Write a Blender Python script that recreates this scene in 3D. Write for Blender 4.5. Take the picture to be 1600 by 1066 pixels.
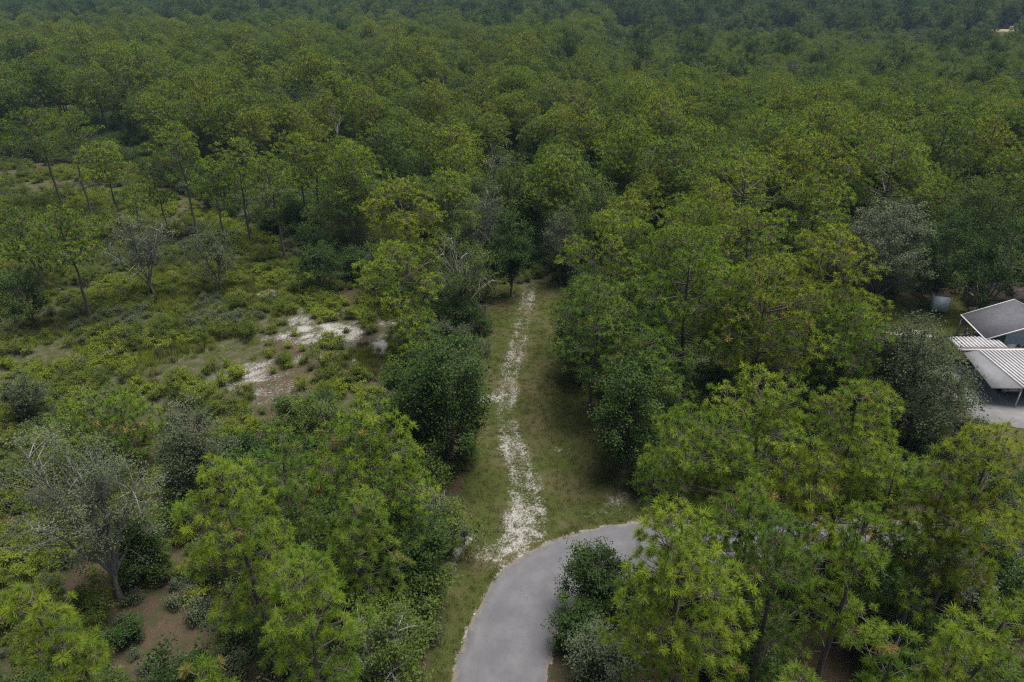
import bpy, math, random
import numpy as np
from mathutils import Vector

for o in list(bpy.data.objects):
    bpy.data.objects.remove(o)
SC = bpy.context.scene
COL = SC.collection
rng = np.random.default_rng(7)
random.seed(7)

# ------------------------------------------------------------------ camera, sky, sun, exposure
CAM_H, FPX, PITCH = 38.0, 1066.0, math.radians(27.63)
cam_d = bpy.data.cameras.new('camera')
cam_d.sensor_width = 36.0
cam_d.lens = FPX / 1600 * 36.0
cam_d.clip_start = 0.5
cam_d.clip_end = 8000
cam = bpy.data.objects.new('camera', cam_d)
COL.objects.link(cam)
cam.location = (0, 0, CAM_H)
cam.rotation_euler = (math.radians(90) - PITCH, 0, 0)
SC.camera = cam

SUN_EL, SUN_AZ = math.radians(76), math.radians(75)      # azimuth from +Y towards +X
w = bpy.data.worlds.new('World')
SC.world = w
w.use_nodes = True
wn = w.node_tree
sky = wn.nodes.new('ShaderNodeTexSky')
sky.sky_type = 'NISHITA'
sky.sun_disc = False
sky.sun_elevation = SUN_EL
sky.sun_rotation = SUN_AZ
sky.air_density = 1.0
sky.dust_density = 6.0
sky.ozone_density = 1.0
bgn = wn.nodes['Background']
bgn.inputs['Strength'].default_value = 0.05
wn.links.new(sky.outputs['Color'], bgn.inputs['Color'])
sun_d = bpy.data.lights.new('sun', 'SUN')
sun_d.energy = 3.2
sun_d.angle = math.radians(38)
sun_d.color = (1.0, 0.96, 0.90)
sun = bpy.data.objects.new('sun', sun_d)
COL.objects.link(sun)
sun.location = (0, 0, 120)
sv = Vector((math.sin(SUN_AZ) * math.cos(SUN_EL), math.cos(SUN_AZ) * math.cos(SUN_EL), math.sin(SUN_EL)))
sun.rotation_euler = sv.to_track_quat('Z', 'Y').to_euler()
SC.view_settings.view_transform = 'Standard'
SC.view_settings.look = 'None'
SC.view_settings.gamma = 1.0
SC.view_settings.use_curve_mapping = False
SC.view_settings.exposure = 1.15
try:
    SC.cycles.max_bounces = 6
    SC.cycles.diffuse_bounces = 3
    SC.cycles.glossy_bounces = 2
    SC.cycles.transmission_bounces = 3
    SC.cycles.volume_bounces = 0
    SC.cycles.use_denoising = False
    SC.cycles.filter_width = 1.2
    SC.cycles.caustics_reflective = False
    SC.cycles.caustics_refractive = False
except Exception:
    pass

# ------------------------------------------------------------------ helpers
CP, SP = math.cos(PITCH), math.sin(PITCH)


def at(px, py, z=0.0):
    """photo pixel -> world x, y on the height z (used to read positions off the photograph)."""
    a, b = (px - 800) / FPX, (533 - py) / FPX
    d = (a, CP + b * SP, -SP + b * CP)
    t = (z - CAM_H) / d[2]
    return np.array((d[0] * t, d[1] * t))


def depth(x, y, z):
    return y * CP - (z - CAM_H) * SP


def proj(x, y, z=0.0):
    x, y = np.asarray(x, float), np.asarray(y, float)
    zc = y * CP - (z - CAM_H) * SP
    u = y * SP + (z - CAM_H) * CP
    return 800 + FPX * x / zc, 533 - FPX * u / zc


def sstep(a, b, x):
    t = np.clip((x - a) / (b - a), 0, 1)
    return t * t * (3 - 2 * t)


_NT = np.random.default_rng(3).random((256, 256))


def vnoise(x, y):
    xi, yi = np.floor(x).astype(int), np.floor(y).astype(int)
    fx, fy = x - xi, y - yi
    fx, fy = fx * fx * (3 - 2 * fx), fy * fy * (3 - 2 * fy)
    g = lambda i, j: _NT[(i) & 255, (j) & 255]
    return (g(xi, yi) * (1 - fx) + g(xi + 1, yi) * fx) * (1 - fy) + (g(xi, yi + 1) * (1 - fx) + g(xi + 1, yi + 1) * fx) * fy


def fbm(x, y, n=3):
    s, a, t = 0, 1, 0
    for i in range(n):
        s = s + a * vnoise(x * 2 ** i + 17 * i, y * 2 ** i + 31 * i)
        t += a
        a *= .5
    return s / t


def seg_dist(x, y, pts):
    """distance to a polyline"""
    best = np.full(x.shape, 1e9)
    for (ax, ay), (bx, by) in zip(pts[:-1], pts[1:]):
        dx, dy = bx - ax, by - ay
        t = np.clip(((x - ax) * dx + (y - ay) * dy) / (dx * dx + dy * dy + 1e-9), 0, 1)
        best = np.minimum(best, np.hypot(x - ax - t * dx, y - ay - t * dy))
    return best


def inside(x, y, poly):
    c = np.zeros(x.shape, bool)
    n = len(poly)
    for i in range(n):
        x1, y1 = poly[i]
        x2, y2 = poly[(i + 1) % n]
        cond = ((y1 > y) != (y2 > y))
        xi = (x2 - x1) * (y - y1) / ((y2 - y1) if y2 != y1 else 1e-9) + x1
        c ^= cond & (x < xi)
    return c


class MB:
    """collects vertices and faces with material slots and a per-vertex tint, builds ONE mesh"""

    def __init__(s):
        s.v, s.f, s.m, s.t, s.n = [], [], [], [], 0

    def add(s, V, Fc, mat=0, tint=0.5):
        V = np.asarray(V, np.float32).reshape(-1, 3)
        Fc = np.asarray(Fc, np.int64)
        s.v.append(V)
        s.f.append(Fc + s.n)
        s.m.append(np.full(len(Fc), mat, np.int32))
        s.t.append(np.broadcast_to(np.asarray(tint, np.float32), (len(V),)).copy())
        s.n += len(V)
        return s

    def box(s, c, d, mat=0, rz=0, tint=0.5):
        x, y, z = (k / 2 for k in d)
        V = np.array([(-x, -y, -z), (x, -y, -z), (x, y, -z), (-x, y, -z), (-x, -y, z), (x, -y, z), (x, y, z), (-x, y, z)])
        co, si = math.cos(rz), math.sin(rz)
        V = np.c_[V[:, 0] * co - V[:, 1] * si, V[:, 0] * si + V[:, 1] * co, V[:, 2]] + np.array(c)
        return s.add(V, [(0, 3, 2, 1), (4, 5, 6, 7), (0, 1, 5, 4), (1, 2, 6, 5), (2, 3, 7, 6), (3, 0, 4, 7)], mat, tint)

    def slab(s, quad, th, mat=0):
        """four points of the top face (any plane) given thickness downwards"""
        q = np.array(quad, float)
        V = np.r_[q - np.array((0, 0, th)), q]
        return s.add(V, [(0, 3, 2, 1), (4, 5, 6, 7), (0, 1, 5, 4), (1, 2, 6, 5), (2, 3, 7, 6), (3, 0, 4, 7)], mat)

    def prism(s, prof, y0, y1, mat=0):
        """profile in x,z extruded along y"""
        n = len(prof)
        V = [(x, y0, z) for x, z in prof] + [(x, y1, z) for x, z in prof]
        for i in range(n):
            j = (i + 1) % n
            s.add([V[i], V[j], V[n + j], V[n + i]], [(0, 1, 2, 3)], mat)
        for k in range(1, n - 1):
            s.add([V[0], V[k], V[k + 1]], [(0, 2, 1)], mat)
            s.add([V[n], V[n + k], V[n + k + 1]], [(0, 1, 2)], mat)
        return s

    def tubes(s, P, R, sides=5, mat=0, tint=0.5):
        """P (N,n,3) centre lines, R (N,n) radii"""
        P = np.asarray(P, float)
        R = np.asarray(R, float)
        N, n, _ = P.shape
        T = np.gradient(P, axis=1)
        T /= np.linalg.norm(T, axis=2, keepdims=True) + 1e-9
        m = T.mean(axis=1)
        ref = np.where(np.abs(m[:, 2:3]) > .8, np.array([[1., 0, 0]]), np.array([[0, 0, 1.]]))[:, None, :]
        A = np.cross(T, ref)
        A /= np.linalg.norm(A, axis=2, keepdims=True) + 1e-9
        B = np.cross(T, A)
        an = np.arange(sides) * 2 * math.pi / sides
        V = P[:, :, None, :] + R[:, :, None, None] * (np.cos(an)[None, None, :, None] * A[:, :, None, :] + np.sin(an)[None, None, :, None] * B[:, :, None, :])
        base = (np.arange(N) * n * sides)[:, None, None] + (np.arange(n - 1) * sides)[None, :, None]
        k = np.arange(sides)[None, None, :]
        k2 = (k + 1) % sides
        F = np.stack([base + k, base + k2, base + sides + k2, base + sides + k], -1).reshape(-1, 4)
        return s.add(V.reshape(-1, 3), F, mat, tint)

    def mesh(s, name, mats):
        me = bpy.data.meshes.new(name)
        V = np.concatenate(s.v)
        me.vertices.add(len(V))
        me.vertices.foreach_set('co', V.ravel())
        loops = np.concatenate([f.ravel() for f in s.f]).astype(np.int32)
        tot = np.concatenate([np.full(len(f), f.shape[1], np.int32) for f in s.f])
        st = np.r_[0, np.cumsum(tot)[:-1]].astype(np.int32)
        me.loops.add(len(loops))
        me.loops.foreach_set('vertex_index', loops)
        me.polygons.add(len(tot))
        me.polygons.foreach_set('loop_start', st)
        me.polygons.foreach_set('material_index', np.concatenate(s.m))
        a = me.attributes.new('tint', 'FLOAT', 'POINT')
        a.data.foreach_set('value', np.concatenate(s.t))
        for m in mats:
            me.materials.append(m)
        me.update(calc_edges=True)
        return me


def link(name, me, parent=None, kind=None):
    o = bpy.data.objects.new(name, me)
    COL.objects.link(o)
    if parent is not None:
        o.parent = parent
    if kind:
        o['kind'] = kind
    return o


def tag(o, label, cat, group=None):
    o['label'] = label
    o['category'] = cat
    if group:
        o['group'] = group
    return o


def thing(name, label, cat, loc=(0, 0, 0), rz=0.0, group=None):
    o = link(name, None)
    o.location = loc
    o.rotation_euler = (0, 0, rz)
    return tag(o, label, cat, group)


# ------------------------------------------------------------------ materials
class NT:
    def __init__(s, name):
        s.mat = bpy.data.materials.new(name)
        s.mat.use_nodes = True
        s.nt = s.mat.node_tree
        s.nt.nodes.clear()
        s.out = s.nt.nodes.new('ShaderNodeOutputMaterial')

    def n(s, t, **kw):
        nd = s.nt.nodes.new(t)
        for k, v in kw.items():
            setattr(nd, k, v)
        return nd

    def put(s, sock, v):
        if isinstance(v, bpy.types.NodeSocket):
            s.nt.links.new(v, sock)
        elif v is not None:
            if isinstance(v, (tuple, list)) and len(v) == 3 and sock.type == 'RGBA':
                v = (*v, 1)
            sock.default_value = v

    def attr(s, name, out='Fac'):
        return s.n('ShaderNodeAttribute', attribute_name=name).outputs[out]

    def math(s, op, a, b=0.0, c=None, clamp=False):
        nd = s.n('ShaderNodeMath', operation=op, use_clamp=clamp)
        s.put(nd.inputs[0], a)
        s.put(nd.inputs[1], b)
        if c is not None:
            s.put(nd.inputs[2], c)
        return nd.outputs[0]

    def mix(s, f, a, b, bt='MIX'):
        nd = s.n('ShaderNodeMix', data_type='RGBA', blend_type=bt)
        s.put(nd.inputs[0], f)
        s.put(nd.inputs[6], a)
        s.put(nd.inputs[7], b)
        return nd.outputs[2]

    def noise(s, scale, detail=3, rough=.55, co=None, out='Fac'):
        nd = s.n('ShaderNodeTexNoise')
        nd.inputs['Scale'].default_value = scale
        nd.inputs['Detail'].default_value = detail
        nd.inputs['Roughness'].default_value = rough
        if co is None:
            co = s.co()
        s.nt.links.new(co, nd.inputs['Vector'])
        return nd.outputs[out]

    def co(s, which='Object'):
        return s.n('ShaderNodeTexCoord').outputs[which]

    def rng(s, v, a, b, c=0.0, d=1.0):
        nd = s.n('ShaderNodeMapRange')
        s.put(nd.inputs[0], v)
        for i, k in enumerate((a, b, c, d)):
            s.put(nd.inputs[i + 1], k)
        return nd.outputs[0]

    def bsdf(s, col, rough=.8, spec=.2, bump=None, bstr=.3, bdist=.05, metal=0.0):
        b = s.n('ShaderNodeBsdfPrincipled')
        s.put(b.inputs['Base Color'], col)
        s.put(b.inputs['Roughness'], rough)
        s.put(b.inputs['Specular IOR Level'], spec)
        s.put(b.inputs['Metallic'], metal)
        if bump is not None:
            bn = s.n('ShaderNodeBump')
            bn.inputs['Strength'].default_value = bstr
            bn.inputs['Distance'].default_value = bdist
            s.put(bn.inputs['Height'], bump)
            s.nt.links.new(bn.outputs[0], b.inputs['Normal'])
        return b.outputs[0]

    def done(s, sh):
        s.nt.links.new(sh, s.out.inputs['Surface'])
        return s.mat


def foliage(name, c_dark, c_mid, c_light, c_old=None, old=0.04, trans=.3, var=.35):
    """leaf colour varies by tuft (tint) and by plant (object random)"""
    m = NT(name)
    t = m.attr('tint')
    r = m.n('ShaderNodeObjectInfo').outputs['Random']
    f = m.math('ADD', t, m.math('MULTIPLY', m.math('SUBTRACT', r, .5), var), clamp=True)
    c = m.mix(m.rng(f, 0, .5), c_dark, c_mid)
    c = m.mix(m.rng(f, .5, 1), c, c_light)
    if c_old:
        c = m.mix(m.math('LESS_THAN', t, old), c, c_old)
    d = m.bsdf(c, .75, .03)
    tr = m.n('ShaderNodeBsdfTranslucent')
    m.put(tr.inputs[0], m.mix(.5, c, c_light))
    mx = m.n('ShaderNodeMixShader')
    mx.inputs[0].default_value = trans
    m.nt.links.new(d, mx.inputs[1])
    m.nt.links.new(tr.outputs[0], mx.inputs[2])
    return m.done(mx.outputs[0])


def bark(name, a, b):
    m = NT(name)
    co = m.n('ShaderNodeMapping')
    co.inputs['Scale'].default_value = (6, 6, 1.5)
    m.nt.links.new(m.co(), co.inputs[0])
    n = m.noise(2.0, 4, .65, co.outputs[0])
    return m.done(m.bsdf(m.mix(m.rng(n, .3, .7), a, b), .9, .1, n, .8, .05))


def plain(name, c, rough=.6, spec=.3, amt=.15, scale=3.0, metal=0.0):
    m = NT(name)
    n = m.noise(scale, 4)
    dk = tuple(k * (1 - amt * 2) for k in c)
    return m.done(m.bsdf(m.mix(m.rng(n, .3, .7), dk, c), rough, spec, n, .08, .02, metal))


M_NEEDLE = foliage('pine_needles', (.054, .102, .013), (.092, .149, .016), (.154, .204, .020), (.20, .13, .045), .025, .26, .5)
M_NEEDLE_Y = foliage('pine_needles_yellowish', (.072, .107, .012), (.118, .159, .015), (.186, .216, .020), (.22, .14, .04), .05, .26, .5)
M_NEEDLE_D = foliage('pine_needles_deep', (.045, .087, .015), (.074, .126, .019), (.120, .170, .023), (.17, .12, .05), .025, .26, .5)
M_OAK = foliage('oak_leaves', (.020, .042, .013), (.036, .066, .018), (.064, .098, .026), None, 0, .18, .3)
M_OAK_L = foliage('oak_leaves_bright', (.040, .066, .016), (.070, .105, .024), (.105, .140, .036), None, 0, .3, .3)
M_GREY = foliage('oak_leaves_grey_green', (.066, .086, .047), (.104, .126, .073), (.148, .170, .106), None, 0, .28, .2)
M_GREY_D = foliage('oak_leaves_dull', (.044, .060, .032), (.070, .089, .049), (.104, .124, .074), None, 0, .25, .2)
M_GREY_M = foliage('live_oak_leaves', (.058, .076, .044), (.092, .112, .066), (.134, .154, .098), None, 0, .22, .2)
M_SCRUB = foliage('scrub_leaves', (.048, .076, .015), (.086, .120, .020), (.138, .165, .028), (.15, .115, .07), .06, .35, .8)
M_YELLOW = foliage('yellow_green_leaves', (.080, .116, .014), (.136, .180, .020), (.200, .232, .032), None, 0, .3, .5)
M_GRASS = foliage('grass_blades', (.036, .050, .010), (.062, .078, .015), (.105, .106, .030), (.14, .11, .06), .18, .3, .7)
M_BARK = bark('pine_bark', (.062, .053, .048), (.155, .134, .120))
M_BARK_O = bark('oak_bark', (.070, .060, .050), (.180, .165, .150))
M_BARK_P = bark('pale_oak_bark', (.130, .125, .118), (.290, .282, .268))

# ------------------------------------------------------------------ plants


def unit(v):
    return v / (np.linalg.norm(v, axis=-1, keepdims=True) + 1e-9)


def thin(pos, dmin):
    """drop shoots that stand closer than dmin to one already kept, so that tufts stay distinct"""
    keep, cells = [], {}
    for i, p in enumerate(pos):
        c = tuple(np.floor(p / dmin).astype(int))
        ok = True
        for dx in (-1, 0, 1):
            for dy in (-1, 0, 1):
                for dz in (-1, 0, 1):
                    for q in cells.get((c[0] + dx, c[1] + dy, c[2] + dz), ()):
                        if ((p - pos[q]) ** 2).sum() < dmin * dmin:
                            ok = False
        if ok:
            keep.append(i)
            cells.setdefault(c, []).append(i)
    return np.array(keep)


def tufts(mb, pos, ax, sc, r, K=36, wid=.018, ln=.40, mat=0, tint=None, spread=(.50, 1.7), fan_share=.25):
    """needle tufts: K thin triangles fanning round each shoot axis"""
    T = len(pos)
    ax = unit(ax)
    ref = np.where(np.abs(ax[:, 2:3]) > .9, np.array([[1., 0, 0]]), np.array([[0, 0, 1.]]))
    a = unit(np.cross(ax, ref))
    b = np.cross(ax, a)
    th = r.uniform(*spread, (T, K))
    ph = r.uniform(0, 2 * math.pi, (T, K))
    d = np.cos(th)[..., None] * ax[:, None] + np.sin(th)[..., None] * (np.cos(ph)[..., None] * a[:, None] + np.sin(ph)[..., None] * b[:, None])
    L = ln * sc[:, None] * np.where(r.random((T, K)) < .45, r.uniform(.45, .8, (T, K)), r.uniform(.8, 1.06, (T, K)))
    base = pos[:, None] + ax[:, None] * (r.uniform(-.16, .04, (T, K)) * sc[:, None])[..., None]
    tip = base + d * L[..., None]
    tip[..., 2] -= .12 * L * np.sin(th)
    face = ax[:, None] * .5 + np.array([0, 0, .8]) + r.normal(0, .30, (T, K, 3))     # flat side of the bundle turned to the light
    side = unit(np.cross(d, face)) * (wid * sc[:, None, None])
    fan = (r.random((T, K)) < fan_share)[..., None]                # fascicles spread towards their outer end
    bn, tn = base + d * (.10 * L[..., None]), tip
    V = np.stack([np.where(fan, tn - side, bn - side), np.where(fan, tn + side, bn + side), np.where(fan, bn, tn)], 2).reshape(-1, 3)
    Fc = np.arange(T * K * 3).reshape(-1, 3)
    if tint is None:
        tint = r.random(T)
    tt = np.repeat(np.clip(np.repeat(tint[:, None], K, 1) + r.normal(0, .08, (T, K)), 0, 1).ravel(), 3)
    mb.add(V, Fc, mat, tt)


def pine_parts(seed, h, cr, cb=.45, nb=30, K=36, wid=.018, tl=.40, pr=1.15, lean=(0, 0), round_=3.6, tr=None, stubs=3, dmin=.46, sq=.62):
    """-> (trunk MB with limbs, crown MB); a rounded longleaf/slash pine crown of foliage pads carried on limbs"""
    r = np.random.default_rng(seed)
    wood, crown = MB(), MB()
    n = 12
    tz = np.linspace(0, 1, n)
    wob = np.cumsum(r.normal(0, .10, (n, 2)), 0)
    wob -= wob[0]
    tx = wob[:, 0] * h / 20 + lean[0] * tz ** 1.3
    ty = wob[:, 1] * h / 20 + lean[1] * tz ** 1.3
    tr = tr or (.085 + h * .0075)
    trunk = np.c_[tx, ty, tz * (h - 1.0)]
    rad = tr * (1 - .85 * tz ** 1.1) + .06 * np.exp(-tz * 25)
    wood.tubes(trunk[None], rad[None], 8)
    tat = lambda t: np.array([np.interp(t, tz, tx), np.interp(t, tz, ty), t * (h - 1.0)])
    BP, BR, TP, pos, ax = [], [], [], [], []
    az = r.uniform(0, 6.28)
    k = np.linspace(0, 1, 6)
    for i in range(nb):
        q = min(.95, ((i + r.uniform(0, .9)) / nb) ** .85)
        az += 2.4 + r.normal(0, .4)
        R = cr * (1 - q ** round_) ** .5 * (.68 + .32 * min(1, q / .3))
        p_r = pr * r.uniform(.6, 1.2) * (1 - .22 * q)
        rr = max(0, R - p_r * .55) * (r.uniform(.72, 1.14) if i % 4 else r.uniform(.30, .6))
        zc = h * (cb + (1 - cb) * q) - p_r * sq * (.2 + .7 * q) + r.normal(0, .15)
        c0 = tat(zc / h)
        c = np.array([c0[0] + rr * math.cos(az), c0[1] + rr * math.sin(az), zc])
        za = max(.5 * cb * h, zc - rr * r.uniform(.15, .55) - .3)
        p0 = tat(min(.97, za / (h - 1.0)))
        mid = p0 + (c - p0) * .5 + np.array([r.normal(0, .12), r.normal(0, .12), -.06 * rr])
        kk = k[:, None]
        bp = (1 - kk) ** 2 * p0 + 2 * kk * (1 - kk) * mid + kk ** 2 * (c - np.array([0, 0, .15]))
        BP.append(bp)
        BR.append((.020 + .014 * rr) * (1 - .7 * k) * (tr / .22))
        m_ = int(40 * p_r * p_r) + 6
        d = unit(r.normal(size=(m_, 3)) + np.array([0, 0, .22]))
        d = d[d[:, 2] > -.45]
        pp = c + d * np.array([1, 1, sq]) * p_r * r.uniform(.72, 1.05, (len(d), 1))
        pos.append(pp)
        ax.append(d * .75 + np.array([0, 0, .5]) + r.normal(0, .12, d.shape))
        st = bp[np.clip(r.integers(3, 6, len(d)), 0, 5)]
        TP.append(np.stack([st, st + (pp - st) * .55 - np.array([0, 0, .05]), pp], 1))
    top = tat(1.0)
    d = unit(r.normal(size=(14, 3)) + np.array([0, 0, .5]))
    pos.append(top + d * np.array([.65, .65, .5]) + np.array([0, 0, .1]))
    ax.append(d * .7 + np.array([0, 0, .6]))
    TP.append(np.stack([np.repeat(top[None], 14, 0), top + d * .3, pos[-1]], 1))
    for i in range(stubs):                                  # dead snags below the crown
        t = cb * r.uniform(.55, 1.0)
        a = r.uniform(0, 6.28)
        Ln = r.uniform(.6, 2.4)
        BP.append(tat(t) + np.c_[np.cos(a + .4 * k) * Ln * k, np.sin(a + .4 * k) * Ln * k, Ln * (.25 * k - .35 * k ** 2)])
        BR.append(.03 * (1 - .7 * k))
    wood.tubes(np.array(BP), np.array(BR), 5)
    pos, ax, TP = np.concatenate(pos), np.concatenate(ax), np.concatenate(TP)
    o_ = r.permutation(len(pos))
    kp = thin(pos[o_], dmin)
    pos, ax, TP = pos[o_][kp], ax[o_][kp], TP[o_][kp]
    wood.tubes(TP, np.tile(np.array([.020, .015, .011]), (len(TP), 1)), 3)
    # pads share a shade of green
    pad = fbm(pos[:, 0] * .6 + seed * 3.1, pos[:, 1] * .6 + pos[:, 2] * .5, 2)
    tint = np.clip(.5 + (pad - .5) * 1.0 + r.normal(0, .16, len(pos)), 0, 1)
    tufts(crown, pos, ax, r.uniform(.8, 1.2, len(pos)), r, K, wid, tl, tint=tint)
    return wood, crown


def leaves(mb, pos, r, size, tint, mat=0, flat=1.5, aspect=.55):
    N = len(pos)
    n = unit(r.normal(size=(N, 3)) + np.array([0, 0, flat]))
    a = unit(np.cross(n, r.normal(size=(N, 3))))
    b = np.cross(n, a)
    L = size * r.uniform(.6, 1.25, (N, 1))
    V = np.stack([pos - a * L, pos + b * L * aspect, pos + a * L, pos - b * L * aspect], 1).reshape(-1, 3)
    mb.add(V, np.arange(N * 4).reshape(-1, 4), mat, np.repeat(tint, 4))


def broad_parts(seed, h, cr, cb=.25, tips=110, per=110, puff=.62, leaf=.10, limbs=7, tr=None, stems=1, twig=.012, lean=(0, 0), squash=.75, inner=.38, lump=.5, bare=0):
    """-> (trunk MB with limbs, crown MB): an oak-like crown of leaf sprays hung on limbs"""
    r = np.random.default_rng(seed)
    wood, crown = MB(), MB()
    c = h * (1 - cb) / 2
    cz = h * (1 + cb) / 2
    d = unit(r.normal(size=(tips, 3)) + np.array([0, 0, .25]))
    lob = unit(r.normal(size=(9, 3)) + np.array([0, 0, .3]))
    lm = np.max(np.exp(4.0 * (d @ lob.T - 1)), 1)
    rad = (r.random(tips) ** inner) * (1 - lump + lump * lm) / (1 - lump * .35)
    P = d * rad[:, None]
    P[:, 2] = np.where(P[:, 2] < 0, P[:, 2] * .95, P[:, 2])
    P = P * np.array([cr, cr, c])
    P = np.clip(P, [-cr * 1.1, -cr * 1.1, -c], [cr * 1.1, cr * 1.1, c]) + np.array([lean[0], lean[1], cz])
    # cluster the tips: one limb each
    idx = [int(np.argmax(P[:, 2]))]
    for _ in range(limbs - 1):
        idx.append(int(np.argmax(np.min(np.linalg.norm(P[:, None] - P[idx][None], axis=2), 1))))
    C = P[idx]
    for _ in range(4):
        lab = np.argmin(np.linalg.norm(P[:, None] - C[None], axis=2), 1)
        C = np.array([P[lab == i].mean(0) if (lab == i).any() else C[i] for i in range(limbs)])
    tr = tr or (.04 + .012 * h)
    fork = max(.12 * h, cb * h * .85)
    k = np.linspace(0, 1, 7)
    if stems == 1:
        tp = np.c_[lean[0] * .4 * k ** 1.5 + .12 * np.sin(k * 3 + seed), lean[1] * .4 * k ** 1.5 + .1 * np.sin(k * 2.3 + seed), fork * k]
        wood.tubes(tp[None], (tr * (1 - .35 * k) + .4 * tr * np.exp(-k * 9))[None], 8)
        root = tp[-1]
    else:
        root = np.zeros(3)
    LP, LR = [], []
    for i in range(limbs):
        e = C[i] + (C[i] - np.array([0, 0, cz])) * .15
        s0 = root if stems == 1 else np.array([r.normal(0, .12 * cr), r.normal(0, .12 * cr), 0])
        mid = (s0 + e) / 2 + np.array([0, 0, .12 * h * (1 if stems == 1 else .6)]) + r.normal(0, .05 * cr, 3)
        q = k[:, None]
        LP.append((1 - q) ** 2 * s0 + 2 * q * (1 - q) * mid + q * q * e + r.normal(0, .02 * cr, (7, 3)) * np.sin(q * 3.14))
        LR.append(tr * (.58 if stems == 1 else .45) * (1 - .8 * k) + .008)
    LP = np.array(LP)
    wood.tubes(LP, np.array(LR), 6)
    TP, TR = [], []
    kk = np.linspace(0, 1, 5)[:, None]
    for j in range(tips):
        s = r.uniform(.3, .95)
        L = LP[lab[j]]
        p0 = np.array([np.interp(s, k, L[:, a]) for a in range(3)])
        e = P[j]
        mid = (p0 + e) / 2 + np.array([0, 0, .12]) * np.linalg.norm(e - p0) + r.normal(0, .08, 3)
        TP.append((1 - kk) ** 2 * p0 + 2 * kk * (1 - kk) * mid + kk ** 2 * e)
        TR.append(twig * (3.2 - 2.5 * kk[:, 0]))
    TP = np.array(TP)
    wood.tubes(TP, np.array(TR), 4)
    if bare:
        b0 = TP[r.integers(0, tips, bare)][:, r.integers(2, 5)]
        dv = unit(r.normal(size=(bare, 3)) + np.array([0, 0, .7])) * r.uniform(.35, .9, (bare, 1)) * puff
        wood.tubes(np.stack([b0, b0 + dv * .5 + r.normal(0, .03, (bare, 3)), b0 + dv], 1), np.full((bare, 3), twig * .55), 3)
    if per:
        N = tips * per
        tid = np.repeat(np.arange(tips), per)
        g = r.normal(size=(N, 3)) * .5
        g *= (np.minimum(1.0, 1.15 / (np.linalg.norm(g, axis=1, keepdims=True) + 1e-6)))
        ps = r.uniform(.7, 1.3, tips)[tid][:, None]
        pos = P[tid] + g * puff * ps * np.array([1, 1, squash])
        # some leaves along the twig
        m = r.random(N) < .22
        u = r.uniform(.45, 1, N)[:, None]
        al = TP[tid, 2] * (1 - u) + TP[tid, 4] * u + g * puff * .45
        pos[m] = al[m]
        pos[:, 2] = np.maximum(pos[:, 2], .05)
        ft = np.clip(r.normal(.5, .17, tips)[tid] + r.normal(0, .14, N), 0, 1)
        leaves(crown, pos, r, leaf, ft)
    return wood, crown


# ------------------------------------------------------------------ the lie of the land (read off the photograph)
P = lambda *pts: [tuple(at(*p)) for p in pts]


def smooth(pts, it=3):
    pts = np.array(pts, float)
    for _ in range(it):
        a, b = pts[:-1], pts[1:]
        mid = np.stack([a * .75 + b * .25, a * .25 + b * .75], 1).reshape(-1, 2)
        pts = np.vstack([pts[:1], mid, pts[-1:]])
    return pts


ROAD_L = smooth([(-5.4, 6), (-4.6, 18)] + P((705, 1066), (722, 1010), (745, 950), (775, 900), (800, 880), (850, 850), (900, 832), (950, 822), (1010, 815)) + [(17, 42.0), (26, 42.0), (38, 41.0), (60, 38.5)], 3)
_t = np.gradient(ROAD_L, axis=0)
_t = smooth(_t, 0)
_n = unit(np.c_[_t[:, 1], -_t[:, 0]])
for _ in range(6):
    _n[1:-1] = unit(_n[:-2] + _n[1:-1] * 2 + _n[2:])
ROAD_R = ROAD_L + _n * 5.7
ROAD_C = (ROAD_L + ROAD_R) / 2
ROAD_POLY = [tuple(p) for p in ROAD_L] + [tuple(p) for p in ROAD_R[::-1]]

TRACK = P((826, 432), (823, 470), (815, 520), (795, 590), (790, 640), (800, 690), (815, 740), (822, 790), (800, 850), (795, 880))
CORRIDOR = P((765, 445), (885, 440), (905, 560), (945, 660), (985, 700), (1010, 800), (1010, 818), (850, 852), (770, 915), (735, 985), (700, 1080), (655, 1080), (690, 960), (705, 860), (715, 780), (740, 690), (735, 640), (755, 560))
YARD = P((1370, 470), (1600, 455), (1750, 480), (1800, 740), (1600, 715), (1520, 665), (1480, 560), (1360, 540))
CLEARING = P((-250, 245), (60, 262), (190, 262), (330, 330), (430, 372), (520, 440), (600, 470), (640, 520), (620, 600), (600, 640), (430, 640), (380, 700), (250, 800), (260, 1080), (-300, 1080))
FLOOR = P((105, 870), (230, 790), (300, 850), (350, 960), (350, 1080), (80, 1080))
KNOLL = at(1577, 47, 8.0)


def ground_z(x, y):
    d = np.hypot(x, y)
    px = 800 + 900 * x / np.maximum(y, 1)
    start = np.interp(px, [-200, 500, 850, 1800], [620, 580, 530, 520])
    z = 6.0 * sstep(-40, 60, d - start) * (y > 50)
    k = np.hypot((x - KNOLL[0]) / 70, (y - KNOLL[1]) / 40)
    z = z + (8.0 - z) * (1 - sstep(.55, 1.25, k))
    z = z + (vnoise(x * .5, y * .5) - .5) * .10 * (d < 400)
    return z


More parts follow.
